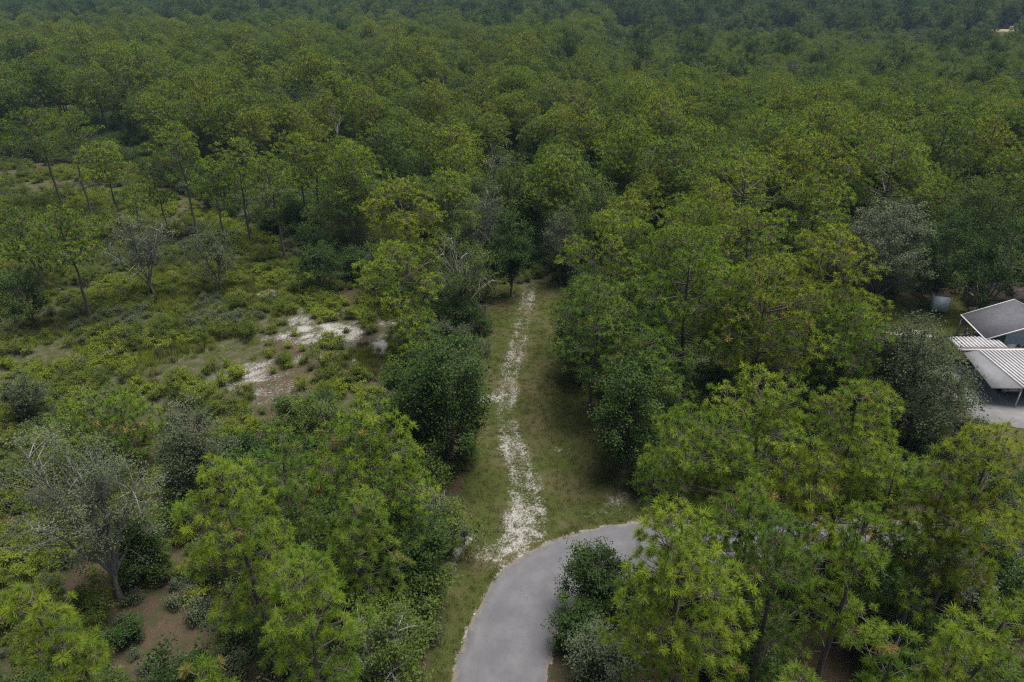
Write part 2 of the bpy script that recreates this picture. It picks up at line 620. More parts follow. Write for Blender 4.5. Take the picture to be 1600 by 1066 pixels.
# masks used by the ground sheet and by the scatter
def masks(x, y):
    n1 = fbm(x * .35, y * .35, 3)
    n2 = fbm(x * .11 + 40, y * .11, 3)
    S = np.zeros(x.shape)
    dt = seg_dist(x, y, TRACK)
    ruts = np.exp(-((dt - .75) / .45) ** 2)
    S = np.maximum(S, (np.where(y < 50, .38, .42) * np.exp(-(dt / np.where(y < 52, 2.9, 1.9)) ** 2) + .16 * ruts) * (.62 + .72 * n1))
    sy = sstep(60, 78, y)
    S *= 1 - .12 * sy
    for (px, py, rx, ry, a) in [(755, 625, 2.4, 1.5, .66), (735, 618, 2.0, 1.0, .62), (826, 750, 2.2, 3.4, .46), (822, 800, 2.2, 3.0, .52), (800, 842, 2.1, 1.8, .64), (780, 868, 1.7, 1.2, .60), (790, 690, 1.4, 3.5, .48), (985, 780, 3.4, 1.8, .50), (940, 800, 3.0, 1.0, .40),
                              (725, 850, 1.2, 2.2, .55), (715, 880, 1.4, 2.4, .52), (700, 930, 1.0, 3.0, .5), (880, 700, 2.0, 1.5, .5), (530, 514, 7.0, 6.0, .66), (490, 545, 6, 5, .44), (470, 498, 3.0, 1.6, .62), (540, 535, 4.0, 4.0, .58), (585, 550, 1.9, 2.8, .72), (600, 573, 2.0, 1.2, .68), (415, 459, 3.0, 1.5, .72), (455, 595, 9.0, 5.5, .52),
                              (400, 590, 4, 3, .35), (390, 610, 3, 1.2, .5), (180, 246, 14, 12, .55), (150, 285, 10, 6, .38), (75, 255, 6, 5, .3), (300, 300, 8, 5, .3), (30, 470, 3, 1.0, .6), (145, 455, 2, .8, .6), (1420, 522, 3.0, 1.6, .95), (1290, 620, 2.0, 1.5, .6), (1110, 690, 2.0, 1.0, .35), (1090, 760, 2.5, 1.5, .5)]:
        cx, cy = at(px, py)
        w1, w2 = (fbm(x * .5 + 7, y * .5, 3) - .5) * 2.2, (fbm(x * .5, y * .5 + 19, 3) - .5) * 2.2
        e = np.hypot((x - cx) / rx + w1, (y - cy) / ry + w2)
        S = np.maximum(S, a * np.exp(-e ** 2) * (.6 + .75 * n1))
    G = np.where(inside(x, y, CORRIDOR), .95, 0.0)
    for (px, py, rx, ry, a) in [(270, 440, 9, 6, 1.0), (400, 425, 7, 5, .9), (330, 470, 14, 5, .7), (300, 520, 10, 5, .4), (1400, 495, 6, 4, .9), (1480, 500, 9, 5, .9)]:
        cx, cy = at(px, py)
        e = np.hypot((x - cx) / rx, (y - cy) / ry)
        G = np.maximum(G, a * np.exp(-e ** 2) * (.6 + .6 * n1))
    Lt = .15 + .5 * sstep(.5, .7, n2)
    for (px, py, rx, ry, a) in [(545, 465, 6, 5, 1.0), (565, 520, 4, 4, .8), (715, 720, 1.6, 5, 1.0), (925, 620, 1.8, 5, .95), (945, 680, 2, 4, .9), (668, 1010, 1.5, 6, 1.0), (690, 930, 1.0, 4, .8), (60, 577, 3, 1.2, .9), (165, 548, 4, 2, .6), (220, 900, 6, 6, 1.0), (150, 1030, 8, 5, .9), (250, 990, 5, 6, .9), (1100, 640, 10, 5, .9), (1300, 1000, 12, 6, .9), (750, 470, 3, 4, .8), (690, 440, 8, 5, .8), (450, 600, 6, 3, .22)]:
        cx, cy = at(px, py)
        e = np.hypot((x - cx) / rx, (y - cy) / ry)
        Lt = np.maximum(Lt, a * np.exp(-e ** 2) * (.65 + .5 * n1))
    forest = ~inside(x, y, CORRIDOR) & ~inside(x, y, CLEARING) & ~inside(x, y, YARD)
    Lt = np.where(forest, np.maximum(Lt, .55 + .35 * n1), Lt)
    Lt = np.where(inside(x, y, FLOOR), np.maximum(Lt, .38 + .5 * n1), Lt)
    G = np.where(inside(x, y, YARD), np.maximum(G, .8), G)
    # edges of the asphalt are sandy and bare
    dr = np.minimum(seg_dist(x, y, ROAD_L), seg_dist(x, y, ROAD_R))
    S = np.maximum(S, .62 * np.exp(-(dr / .28) ** 2) * (.6 + .7 * n1))
    return np.clip(S, 0, 1), np.clip(G, 0, 1), np.clip(Lt, 0, 1)


# ------------------------------------------------------------------ ground sheet
def axis(lo, hi, step, far0, far1):
    a = np.arange(lo, hi + step, step)
    g1, g0 = [a[-1]], [a[0]]
    s = step
    while g1[-1] < far1:
        s *= 1.16
        g1.append(min(g1[-1] + min(s, 60), far1))
    s = step
    while g0[-1] > far0:
        s *= 1.16
        g0.append(max(g0[-1] - min(s, 60), far0))
    return np.r_[np.array(g0[1:])[::-1], a, np.array(g1[1:])]


gx, gy = axis(-62, 62, .5, -1500, 1500), axis(20, 132, .5, -300, 2100)
X, Y = np.meshgrid(gx, gy)
x, y = X.ravel(), Y.ravel()
z = ground_z(x, y)
on_road = inside(x, y, ROAD_POLY)
nx, ny = len(gx), len(gy)
i, j = np.meshgrid(np.arange(nx - 1), np.arange(ny - 1))
q = (j * nx + i).ravel()
gmb = MB()
gmb.add(np.c_[x, y, np.where(seg_dist(x, y, ROAD_C) < 4.2, np.minimum(z, -.03), z)], np.c_[q, q + 1, q + nx + 1, q + nx])

m = NT('ground_soil')
pos = m.co('Object')
S_, G_, L_ = m.attr('sand'), m.attr('grass'), m.attr('litter')
nA = m.noise(1.1, 5, .6, pos)
nB = m.noise(4.5, 4, .6, pos)
nC = m.noise(16.0, 3, .6, pos)
nD = m.noise(.25, 3, .5, pos)
nE = m.noise(30.0, 2, .6, pos)
soil = m.mix(m.rng(nB, .35, .65), (.050, .047, .030), (.095, .082, .056))
soil = m.mix(m.rng(nA, .38, .56), soil, (.034, .044, .015))
soil = m.mix(m.rng(m.noise(9.0, 4, .7, pos), .52, .66, 0, .7), soil, (.085, .074, .048))
lit = m.mix(m.rng(nC, .35, .65), (.040, .028, .020), (.086, .060, .043))
lit = m.mix(m.rng(nA, .46, .60, 0, .85), lit, (.036, .044, .018))
lit = m.mix(m.rng(m.noise(7.0, 4, .7, pos), .55, .68, 0, .8), lit, (.030, .034, .016))
c = m.mix(m.rng(m.math('ADD', L_, m.math('MULTIPLY', m.math('SUBTRACT', nB, .5), 1.0)), .38, .62), soil, lit)
gr = m.mix(m.rng(nC, .35, .65), (.027, .035, .009), (.054, .064, .018))
gr = m.mix(m.rng(nD, .45, .65, 0, .7), gr, (.078, .066, .036))
c = m.mix(m.rng(m.math('ADD', G_, m.math('MULTIPLY', m.math('SUBTRACT', nB, .5), 1.2)), .35, .65), c, gr)
sn = m.math('ADD', m.math('MULTIPLY', nA, .20), m.math('ADD', m.math('MULTIPLY', nB, .38), m.math('ADD', m.math('MULTIPLY', nC, .22), m.math('MULTIPLY', nE, .24))))
sf = m.rng(m.math('ADD', m.math('MULTIPLY', m.math('SUBTRACT', S_, .5), .46), sn), .49, .60)
sc = m.mix(m.rng(nC, .3, .7), (.170, .160, .148), (.330, .322, .312))
c = m.mix(sf, c, sc)
gmat = m.done(m.bsdf(c, .95, .05, m.math('ADD', nB, m.math('MULTIPLY', nC, .6)), .8, .12))
gme = gmb.mesh('ground', [gmat])
S, G, Lt = masks(x, y)
for nm, v in (('sand', S), ('grass', G), ('litter', Lt)):
    a = gme.attributes.new(nm, 'FLOAT', 'POINT')
    a.data.foreach_set('value', v.astype(np.float32))
gme.polygons.foreach_set('use_smooth', np.ones(len(gme.polygons), bool))
link('ground', gme, None, 'structure')

# ------------------------------------------------------------------ road
rmb = MB()
across = np.linspace(0, 1, 9)
s_al = np.r_[0, np.cumsum(np.linalg.norm(np.diff(ROAD_C, axis=0), axis=1))]
jag = (fbm(s_al * 1.3, s_al * 0 + 3, 3) - .5) * .38
jag2 = (fbm(s_al * 1.3 + 50, s_al * 0 + 9, 3) - .5) * .38
EL, ER = ROAD_L + _n * jag[:, None], ROAD_R + _n * jag2[:, None]
RV, RU, RA = [], [], []
for k, a in enumerate(across):
    p = EL * (1 - a) + ER * a
    RV.append(np.c_[p, np.full(len(p), .035 + .05 * math.sin(a * math.pi))])
    RU.append(np.full(len(p), a * 5.7))
    RA.append(s_al)
n0 = len(ROAD_L)
RV.insert(0, np.c_[EL - _n * .05, np.full(n0, -.08)])
RU.insert(0, np.zeros(n0)); RA.insert(0, s_al)
RV.append(np.c_[ER + _n * .05, np.full(n0, -.08)])
RU.append(np.full(n0, 5.7)); RA.append(s_al)
nr = len(RV)
q = (np.arange(nr - 1)[:, None] * n0 + np.arange(n0 - 1)[None]).ravel()
rmb.add(np.concatenate(RV), np.c_[q, q + n0, q + n0 + 1, q + 1])
m = NT('old_asphalt')
pos = m.co('Object')
u, al = m.attr('across'), m.attr('along')
n1, n2, n3 = m.noise(.6, 4, .6, pos), m.noise(9, 4, .7, pos), m.noise(60, 2, .6, pos)
c = m.mix(m.rng(n1, .35, .65), (.082, .083, .092), (.118, .119, .129))
c = m.mix(m.rng(n3, .35, .65, 0, .45), c, (.075, .075, .08))
for off, amp, wd, seed in ((1.45, .5, .018, 1.7), (2.95, .35, .022, 5.1), (4.35, .6, .014, 9.3)):
    cv = m.n('ShaderNodeCombineXYZ')
    m.put(cv.inputs[0], m.math('MULTIPLY', al, .35))
    cv.inputs[1].default_value = seed
    wob = m.math('MULTIPLY', m.math('SUBTRACT', m.noise(1.0, 4, .6, cv.outputs[0]), .5), amp)
    ln = m.math('LESS_THAN', m.math('ABSOLUTE', m.math('SUBTRACT', m.math('ADD', u, wob), off)), wd)
    gap = m.rng(m.noise(.7, 1, .5, pos), .45, .55)
    c = m.mix(m.math('MULTIPLY', ln, m.math('MULTIPLY', gap, .8)), c, (.07, .07, .075))
cv = m.n('ShaderNodeCombineXYZ')
m.put(cv.inputs[0], m.math('MULTIPLY', u, .8))
wob = m.math('MULTIPLY', m.math('SUBTRACT', m.noise(1.0, 4, .6, cv.outputs[0]), .5), .9)
ln = m.math('LESS_THAN', m.math('ABSOLUTE', m.math('SUBTRACT', m.math('PINGPONG', m.math('ADD', al, wob), 4.3), 1.2)), .016)
c = m.mix(m.math('MULTIPLY', ln, .55), c, (.07, .07, .075))
wear = m.math('MULTIPLY', m.rng(m.math('ABSOLUTE', m.math('SUBTRACT', m.math('PINGPONG', u, 2.85), 1.35)), .15, .65, 1, 0), m.rng(n1, .35, .7))
c = m.mix(m.math('MULTIPLY', wear, .40), c, (.066, .066, .072))
c = m.mix(m.math('MULTIPLY', m.rng(m.noise(2.2, 5, .7, pos), .60, .72), .45), c, (.060, .058, .056))
edge = m.math('MINIMUM', u, m.math('SUBTRACT', 5.7, u))
c = m.mix(m.rng(m.math('ADD', edge, m.math('MULTIPLY', m.math('SUBTRACT', m.math('ADD', m.math('MULTIPLY', n2, .5), m.math('MULTIPLY', m.noise(1.6, 4, .6, pos), .5)), .5), 2.2)), .0, .34, .8, 0), c, (.17, .145, .115))
rmat = m.done(m.bsdf(c, .85, .2, n3, .3, .02))
rme = rmb.mesh('road', [rmat])
for nm, v in (('across', np.concatenate(RU)), ('along', np.concatenate(RA))):
    a = rme.attributes.new(nm, 'FLOAT', 'POINT')
    a.data.foreach_set('value', v.astype(np.float32))
link('road', rme, None, 'structure')

# ------------------------------------------------------------------ trees that can be told apart
PLACED = []          # x, y, crown radius


def plant_tree(name, wood, crown, mats, loc, rz=0.0, label='', cat='tree', group=None):
    t = thing(name, label, cat, (float(loc[0]), float(loc[1]), float(ground_z(np.array([loc[0]]), np.array([loc[1]]))[0]) - .06), rz, group)
    link('trunk', wood.mesh('trunk', [mats[0]]), t)
    if crown is not None and crown.n:
        link('crown', crown.mesh('crown', [mats[1]]), t)
    return t


def crown_r(px, py, h, wpx):
    x, y = at(px, py, h)
    return (x, y), wpx / FPX * depth(x, y, h * .8) / 2


#     x, y of the top in the photograph, height, crown width there, crown base, limbs, needles, lean, label
PINES = [
    (960, 322, 18, 175, .35, 34, 'n', 'broad pine at the upper edge of the clump right of the sandy track'),
    (1088, 350, 19.5, 215, .40, 40, 'n', 'large round-crowned pine nearest the track in the clump with a thick visible trunk'),
    (1075, 306, 19, 165, .45, 30, 'n', 'pine with a flat dome just behind the large round-crowned pine'),
    (1215, 392, 18, 205, .40, 34, 'y', 'yellowish pine beside the large round-crowned pine of the clump'),
    (1300, 345, 19, 195, .42, 34, 'y', 'pine with bright yellow-green shoulder and pale forked limbs at the clump edge'),
    (935, 425, 15, 165, .30, 28, 'd', 'darker pine whose lower limbs hang over the right edge of the track'),
    (1170, 232, 19, 190, .45, 32, 'n', 'wide flat-domed pine standing above the clump on its far side'),
    (1115, 272, 18, 115, .45, 24, 'y', 'small-crowned bright pine squeezed between the clump and the wide flat-domed pine'),
    (1408, 203, 20, 165, .45, 32, 'n', 'tall round pine rising above the grey-green oak by the house'),
    (1335, 462, 14, 140, .35, 26, 'n', 'low pine on the house side of the clump above the carport oak'),
    (1010, 500, 13, 150, .35, 26, 'd', 'low dense pine under the large round-crowned pine, facing the track'),
    (1180, 318, 17, 150, .42, 26, 'n', 'pine filling the middle of the clump behind the yellowish pine'),
    (1225, 580, 18.5, 205, .38, 36, 'n', 'tall pine directly in front of the clump, above the road bend'),
    (1350, 585, 19, 185, .40, 34, 'n', 'tall pine with knobbly rounded tufts beside the oak at the carport'),
    (1110, 635, 17, 215, .38, 36, 'n', 'spreading pine leaning its limbs towards the grassy corridor at the bend'),
    (1085, 783, 18.5, 230, .38, 42, 'n', 'pine overhanging the inside of the road bend, nearest the asphalt'),
    (1400, 690, 16, 150, .35, 26, 'n', 'shorter pine under the pine with knobbly rounded tufts'),
    (1392, 790, 18.5, 125, .55, 22, 'n', 'thin-trunked pine with a small dense top and bare pale lower limbs'),
    (1232, 800, 16, 180, .40, 30, 'd', 'darker pine just behind the pine that overhangs the road'),
    (1565, 650, 19, 190, .42, 34, 'y', 'big bright pine at the photo edge below the concrete driveway'),
    (1500, 735, 16.5, 150, .42, 26, 'n', 'pine in front of the big bright pine below the driveway'),
    (1505, 948, 17.5, 110, .45, 22, 'n', 'narrow pine near the bottom edge with an open wispy top'),
    (1600, 915, 18, 120, .45, 24, 'n', 'pine cut by the bottom right corner of the photo'),
    (1245, 1030, 16.5, 85, .5, 18, 'n', 'bright pine top poking up at the bottom edge beyond the road'),
    (1425, 985, 16, 165, .42, 26, 'n', 'pine with loose pads between the narrow wispy pine and the bright pine top'),
    (1300, 690, 16, 150, .40, 26, 'y', 'pine with some rust-brown needles in the middle of the group above the bend'),
    (348, 703, 17.5, 175, .40, 36, 'n', 'bushy bright pine next to the open red-brown forest floor'),
    (430, 662, 16.5, 125, .45, 24, 'd', 'dark rounded pine top between the bushy bright pine and the widest pine'),
    (560, 628, 16.5, 195, .38, 38, 'n', 'widest pine of the group beside the dark oaks at the track'),
    (462, 853, 16.5, 180, .40, 34, 'n', 'pine with drooping pads and visible trunk near the bottom edge'),
    (560, 765, 13.5, 140, .40, 26, 'd', 'lower pine tucked below the widest pine'),
    (22, 905, 17, 112, .50, 20, 'n', 'pine cut by the left photo edge in front of the grey oak'),
    (105, 950, 14, 70, .55, 12, 'n', 'sparse pine bough beside the pine cut by the left photo edge'),
    (298, 1035, 16.5, 100, .5, 20, 'n', 'bright pine top at the bottom edge over red-brown ground'),
    (135, 610, 8.5, 170, .25, 26, 'n', 'young low pine spreading behind the grey oak'),
    (82, 320, 15, 125, .52, 24, 'n', 'lone slender pine with a clear bare trunk at the scrub'),
    (265, 190, 19, 105, .55, 22, 'n', 'tall lone pine with a long bare trunk at the forest edge of the clearing'),
    (368, 212, 17.5, 105, .50, 20, 'n', 'pine with a dark thin trunk next to the tall lone pine'),
    (48, 163, 19, 115, .58, 24, 'n', 'flat-topped pine with bare leaning trunk near the pale sand opening'),
    (98, 170, 19, 120, .58, 24, 'n', 'flat-topped pine, companion of the leaning one, over the pale sand opening'),
    (20, 318, 12, 110, .40, 20, 'd', 'dark pine at the left photo edge behind the lone slender pine'),
    (545, 222, 18, 125, .42, 26, 'n', 'pine behind the dark oak thicket at the corner of the clearing'),
    (625, 272, 17, 140, .40, 30, 'y', 'yellow-green pine just behind the pine with the pale trunk'),
    (540, 258, 14.5, 130, .40, 24, 'd', 'broad dull pine with bare side limbs at the corner of the clearing'),
    (618, 376, 13.5, 158, .36, 30, 'n', 'round pine with a pale trunk standing by the white sand patch'),
    (700, 262, 16, 100, .42, 22, 'n', 'pine standing over the grey-green oaks beside the track'),
    (462, 200, 18, 85, .5, 18, 'n', 'slim pine at the forest edge above the clearing corner'),
    (325, 242, 15.5, 72, .58, 16, 'n', 'slender pine between the tall lone pine and the thin dark trunk'),
    (235, 258, 12.5, 60, .50, 14, 'd', 'small slender pine above the tall pale-stemmed grey oak'),
    (408, 234, 17, 85, .50, 18, 'n', 'pine with a rounded top above the pale grey oak at the forest edge'),
    (150, 216, 17, 85, .60, 18, 'n', 'bare-trunked pine between the flat-topped pair and the tall lone pine'),
    (205, 285, 9, 55, .45, 12, 'd', 'short pine among the scrub behind the tall grey oak'),
    (1190, 745, 16, 150, .38, 26, 'n', 'pine filling the gap over the far side of the road bend'),
    (640, 490, 7, 90, .25, 16, 'n', 'small pine below the round pine with the pale trunk'),
]
for i, (px, py, h, wpx, cb, nb, kind, label) in enumerate(PINES):
    (x0, y0), cr = crown_r(px, py, h, wpx)
    near = y0 < 75
    lean = rng.normal(0, .5, 2)
    wd, cw = pine_parts(100 + i, h, cr * .94, cb, int(nb * (.92 if y0 < 45 else 1.1)), 150 if y0 < 22 else 112 if y0 < 33 else 72 if y0 < 45 else 44 if near else 32, .0072 if y0 < 22 else .0098 if y0 < 33 else .017 if y0 < 45 else .028 if near else .040, .37 if y0 < 33 else .40 if y0 < 45 else .47, np.clip(cr * .43, .85, 1.8), lean * .8, stubs=5, dmin=.49 if y0 < 33 else .52 if y0 < 45 else .60)
    nm = {'n': M_NEEDLE, 'y': M_NEEDLE_Y, 'd': M_NEEDLE_D}[kind]
    plant_tree('pine_tree', wd, cw, (M_BARK, nm), (x0 - lean[0] * .8, y0 - lean[1] * .8), 0, label)
    PLACED.append((x0, y0, cr))

#     x, y of the top, height, width px, crown base, tips, leaves per tip, leaf, limbs, puff, kind, label
OAKS = [
    ('turkey_oak', 94, 668, 14.5, 240, .20, 210, 150, .062, 10, .72, 'g', 'big grey-green oak with pale forked trunk beside the red-brown forest floor'),
    ('oak_tree', 690, 520, 13.5, 165, .10, 170, 150, .105, 9, .85, 'o', 'large dark oak overhanging the sandy track'),
    ('oak_tree', 640, 560, 9.5, 120, .10, 110, 140, .10, 7, .8, 'o', 'dark oak on the clearing side of the large oak at the track'),
    ('turkey_oak', 722, 358, 12.5, 135, .22, 120, 90, .09, 8, .75, 'm', 'grey-green oak with pale dead limbs between the round pine and the track'),
    ('turkey_oak', 205, 330, 12, 112, .18, 110, 100, .09, 7, .72, 'g', 'tall grey-green oak with pale stems standing alone in the scrub'),
    ('turkey_oak', 325, 350, 9.7, 85, .08, 90, 120, .09, 6, .7, 'd', 'dark grey-green conical oak in the yellow grass'),
    ('oak_tree', 490, 372, 7.8, 92, .06, 100, 130, .10, 6, .7, 'o', 'dense dark oak at the back corner of the white sand patch'),
    ('live_oak', 1405, 315, 14.5, 200, .10, 250, 165, .108, 9, .85, 'm2', 'broad dome-shaped grey oak behind the white trailer'),
    ('oak_tree', 1452, 508, 11.8, 205, .10, 240, 150, .10, 9, .85, 'd', 'spreading dark grey-green oak hiding part of the carport'),
    ('oak_tree', 990, 560, 11.5, 145, .08, 150, 150, .10, 8, .8, 'o', 'dark oak at the grassy corridor under the large round-crowned pine'),
    ('oak_tree', 905, 470, 9.5, 100, .10, 90, 140, .10, 6, .75, 'o', 'dark oak under the darker pine at the right edge of the track'),
    ('turkey_oak', 880, 328, 11, 78, .06, 90, 120, .09, 6, .75, 'd', 'dull olive-grey oak standing where the track enters the woods'),
    ('oak_tree', 800, 330, 12, 80, .04, 110, 140, .11, 7, .8, 'o', 'dark oak closing off the far end of the track'),
    ('oak_tree', 935, 284, 14, 105, .15, 110, 130, .10, 7, .85, 'm', 'green oak behind the olive-grey oak at the end of the track'),
    ('turkey_oak', 745, 285, 13, 105, .12, 110, 110, .10, 7, .8, 'd', 'grey oak behind the pale-limbed oak near the far end of the track'),
    ('oak_tree', 1555, 255, 16, 130, .10, 160, 140, .11, 9, .9, 'm', 'tall green oak in the woods behind the house'),
    ('oak_tree', 1500, 330, 13, 120, .06, 120, 140, .11, 7, .85, 'o', 'dark oak between the dome-shaped grey oak and the shed'),
    ('oak_tree', 1585, 345, 13, 130, .06, 120, 140, .11, 7, .85, 'o', 'dark oak rising over the dark shed roof at the photo edge'),
    ('oak_tree', 622, 795, 8.5, 150, .06, 140, 150, .085, 8, .7, 'o', 'dark round oak between the left pines and the grass verge'),
    ('turkey_oak', 585, 952, 8.5, 155, .12, 120, 100, .075, 8, .65, 'm', 'light green oak with pale twigs at the bottom edge near the verge'),
    ('oak_tree', 285, 640, 9.5, 125, .08, 120, 130, .09, 7, .7, 'd', 'dark oak behind the bushy bright pine'),
    ('turkey_oak', 268, 620, 6.5, 72, .15, 60, 60, .08, 6, .6, 'g', 'small silver-grey oak behind the young low pine'),
    ('oak_tree', 930, 850, 6.2, 112, .08, 110, 130, .075, 6, .55, 'o', 'small dark oak leaning over the inner edge of the road'),
    ('oak_tree', 960, 990, 6.5, 170, .06, 140, 120, .075, 8, .6, 'd', 'olive bush-like oak at the bottom edge inside the road bend'),
    ('oak_tree', 905, 945, 4.0, 105, .05, 80, 120, .075, 6, .55, 'o', 'low dark oak crowding the inner kerb of the road'),
    ('oak_tree', 660, 870, 5, 90, .05, 80, 120, .08, 6, .6, 'm', 'green bush oak at the verge below the bare grey shrub'),
    ('oak_tree', 20, 420, 8, 110, .06, 90, 120, .10, 6, .7, 'o', 'dark oak at the left photo edge beyond the scrub'),
    ('turkey_oak', 25, 590, 5, 70, .08, 60, 100, .09, 5, .6, 'd', 'dull grey oak bush at the left photo edge below the scrub'),
    ('oak_tree', 200, 800, 6, 100, .06, 90, 120, .085, 6, .65, 'o', 'dark oak shaded between the grey oak and the bushy bright pine'),
    ('turkey_oak', 420, 275, 9, 75, .15, 70, 100, .09, 6, .7, 'g', 'pale grey oak at the forest edge above the yellow grass'),
    ('oak_tree', 1300, 560, 8, 150, .05, 110, 130, .10, 7, .8, 'o', 'dark oak deep in the clump beneath the forked pine'),
    ('oak_tree', 1470, 825, 6.5, 120, .05, 100, 120, .085, 7, .65, 'o', 'dark oak on the far side of the road below the big bright pine'),
    ('oak_tree', 1580, 835, 7, 130, .05, 100, 120, .085, 7, .65, 'o', 'dark oak at the photo edge hiding the road behind the pines'),
    ('oak_tree', 1400, 910, 6, 120, .05, 90, 120, .08, 7, .65, 'o', 'dark oak under the thin-trunked pine inside the bend'),
    ('oak_tree', 1180, 930, 6.5, 130, .05, 90, 120, .08, 7, .65, 'o', 'dark oak in the shade beside the pine overhanging the road'),
    ('oak_tree', 1330, 838, 6, 90, .05, 80, 120, .08, 7, .6, 'o', 'dark oak behind the far side of the bend among pine trunks'),
    ('oak_tree', 1530, 880, 6, 110, .05, 90, 120, .08, 7, .6, 'd', 'dull oak on the near side of the road beside the narrow wispy pine'),
    ('oak_tree', 1605, 790, 7, 110, .05, 90, 120, .085, 7, .65, 'o', 'dark oak cut by the photo edge just below the big bright pine'),
    ('oak_tree', 1130, 560, 7, 130, .05, 100, 130, .10, 7, .8, 'o', 'dark oak deep in the clump behind the thick pine trunk'),
]
for i, (name, px, py, h, wpx, cb, tips, per, leaf, limbs, puff, kind, label) in enumerate(OAKS):
    (x0, y0), cr = crown_r(px, py, h, wpx)
    pale = 'pale' in label
    cr = min(cr, h * .62)
    wd, cw = broad_parts(500 + i, h, cr * .9, cb, tips, int(per * .74), puff, leaf * 1.13, limbs, twig=.016 if pale else .012, bare=500 if 'pale' in label else 0, inner=.45 if kind == 'g' else .36)
    lm = {'o': M_OAK, 'm': M_OAK_L, 'g': M_GREY, 'd': M_GREY_D, 'm2': M_GREY_M}[kind]
    plant_tree(name, wd, cw, (M_BARK_P if pale else M_BARK_O, lm), (x0, y0), 0, label)
    PLACED.append((x0, y0, cr))

# shrubs that stand out by themselves
SHRUBS = [
    ('bare_shrub', 672, 752, 4.2, 78, 120, 10, .05, M_GREY, M_BARK_P, 700, 'leafless silver-grey shrub at the grass verge'),
    ('bare_shrub', 655, 800, 3.0, 60, 80, 18, .05, M_GREY, M_BARK_P, 350, 'smaller half-bare grey shrub below the leafless silver-grey one'),
    ('shrub', 345, 655, 4.0, 48, 60, 120, .07, M_YELLOW, M_BARK_O, 0, 'upright yellow-green shrub behind the left pines'),
    ('shrub', 365, 570, 1.8, 38, 30, 110, .07, M_YELLOW, M_BARK_O, 0, 'vivid yellow-green fern-like shrub in the middle of the scrub'),
    ('shrub', 190, 965, 2.2, 55, 36, 110, .07, M_OAK, M_BARK_O, 0, 'round dark shrub alone on the red-brown forest floor'),
    ('shrub', 560, 572, 1.6, 36, 30, 100, .07, M_SCRUB, M_BARK_O, 0, 'small green shrub beside the bare white sand strip'),
    ('shrub', 505, 595, 2.2, 50, 40, 100, .07, M_SCRUB, M_BARK_O, 0, 'green shrub on the sandy scrub above the widest pine'),
    ('shrub', 240, 870, 2.0, 50, 36, 110, .07, M_OAK_L, M_BARK_O, 0, 'bright green shrub at the upper end of the red-brown forest floor'),
    ('shrub', 570, 600, 2.4, 60, 40, 110, .08, M_YELLOW, M_BARK_O, 0, 'yellowish shrub in front of the dark oak by the white sand strip'),
]
for i, (name, px, py, h, wpx, tips, per, leaf, lm, bk, bare, label) in enumerate(SHRUBS):
    (x0, y0), cr = crown_r(px, py, h, wpx)
    wd, cw = broad_parts(700 + i, h, cr * .92, .02, tips, per, .42, leaf, 7, tr=.07, stems=3, twig=.010, bare=bare, inner=.5)
    plant_tree(name, wd, cw, (bk, lm), (x0, y0), 0, label, 'shrub')
    PLACED.append((x0, y0, cr * .6))

# ------------------------------------------------------------------ the wood: nearest trees as things, the rest as stuff
NP = 7
PROT = []
for k in range(NP):
    h = (17.5, 18.5, 16.5, 18, 16.5, 15.5, 15)[k]
    cr = (4.9, 4.4, 5.3, 4.0, 2.8, 2.5, 3.1)[k]
    PROT.append((h, cr) + pine_parts(300 + k, h, cr, (.50, .48, .45, .52, .5, .48, .45)[k], (27, 25, 30, 23, 19, 18, 20)[k], 30, .046, .50, cr * .42, stubs=2, dmin=.66))
PINE_MESH = []
for k, (h, cr, wd, cw) in enumerate(PROT):
    PINE_MESH.append((wd.mesh('trunk', [M_BARK]), cw.mesh('crown', [M_NEEDLE_D if k in (2, 5) else M_NEEDLE_Y if k == 3 else M_NEEDLE])))
OPROT = []
for k in range(5):
    h = (10, 12, 8.5, 14, 7)[k]
    cr = (3.2, 3.8, 3.0, 4.4, 2.8)[k]
    wd, cw = broad_parts(400 + k, h, cr, .12, 80, 70, .85, .16, 7)
    OPROT.append((h, cr, wd.mesh('trunk', [M_BARK_O]), cw.mesh('crown', [(M_OAK, M_OAK, M_GREY_D, M_OAK_L, M_OAK)[k]])))


def jgrid(x0, x1, y0, y1, sp, seed, jit=.38):
    r = np.random.default_rng(seed)
    xs, ys = np.arange(x0, x1, sp), np.arange(y0, y1, sp * .866)
    Xg, Yg = np.meshgrid(xs, ys)
    Xg = Xg + (np.arange(len(ys)) % 2)[:, None] * sp / 2
    xx = (Xg + r.uniform(-jit, jit, Xg.shape) * sp).ravel()
    yy = (Yg + r.uniform(-jit, jit, Xg.shape) * sp).ravel()
    return xx, yy


def in_view(x, y, pad=1.06, y0=18):
    return (np.abs(x) < np.maximum(y, 1) * .80 * pad + 14) & (y > y0)


EDGE_X = [-300, 0, 120, 200, 330, 430, 520, 600, 700, 760, 800, 850, 900, 960, 1300, 1370, 1480, 1600, 1900]
EDGE_Y = [215, 232, 222, 225, 300, 335, 372, 398, 410, 425, 424, 424, 450, 470, 470, 440, 432, 430, 430]


def wood_ok(x, y):
    u, v = proj(x, y)
    return v < np.interp(u, EDGE_X, EDGE_Y)


PL = np.array(PLACED)


def clear_of(x, y, pl, k, extra=0.0):
    ok = np.ones(x.shape, bool)
    for a, b, r in pl:
        ok &= np.hypot(x - a, y - b) > r * k + extra
    return ok


u_k, v_k = KNOLL
def knoll_clear(x, y):
    dx = x - KNOLL[0] * y / KNOLL[1]
    return ~((np.abs(dx) < 14) & (y > KNOLL[1] - 84) & (y < KNOLL[1] + 10)) & (np.hypot((x - KNOLL[0]) / 24, (y - KNOLL[1]) / 12) > 1)


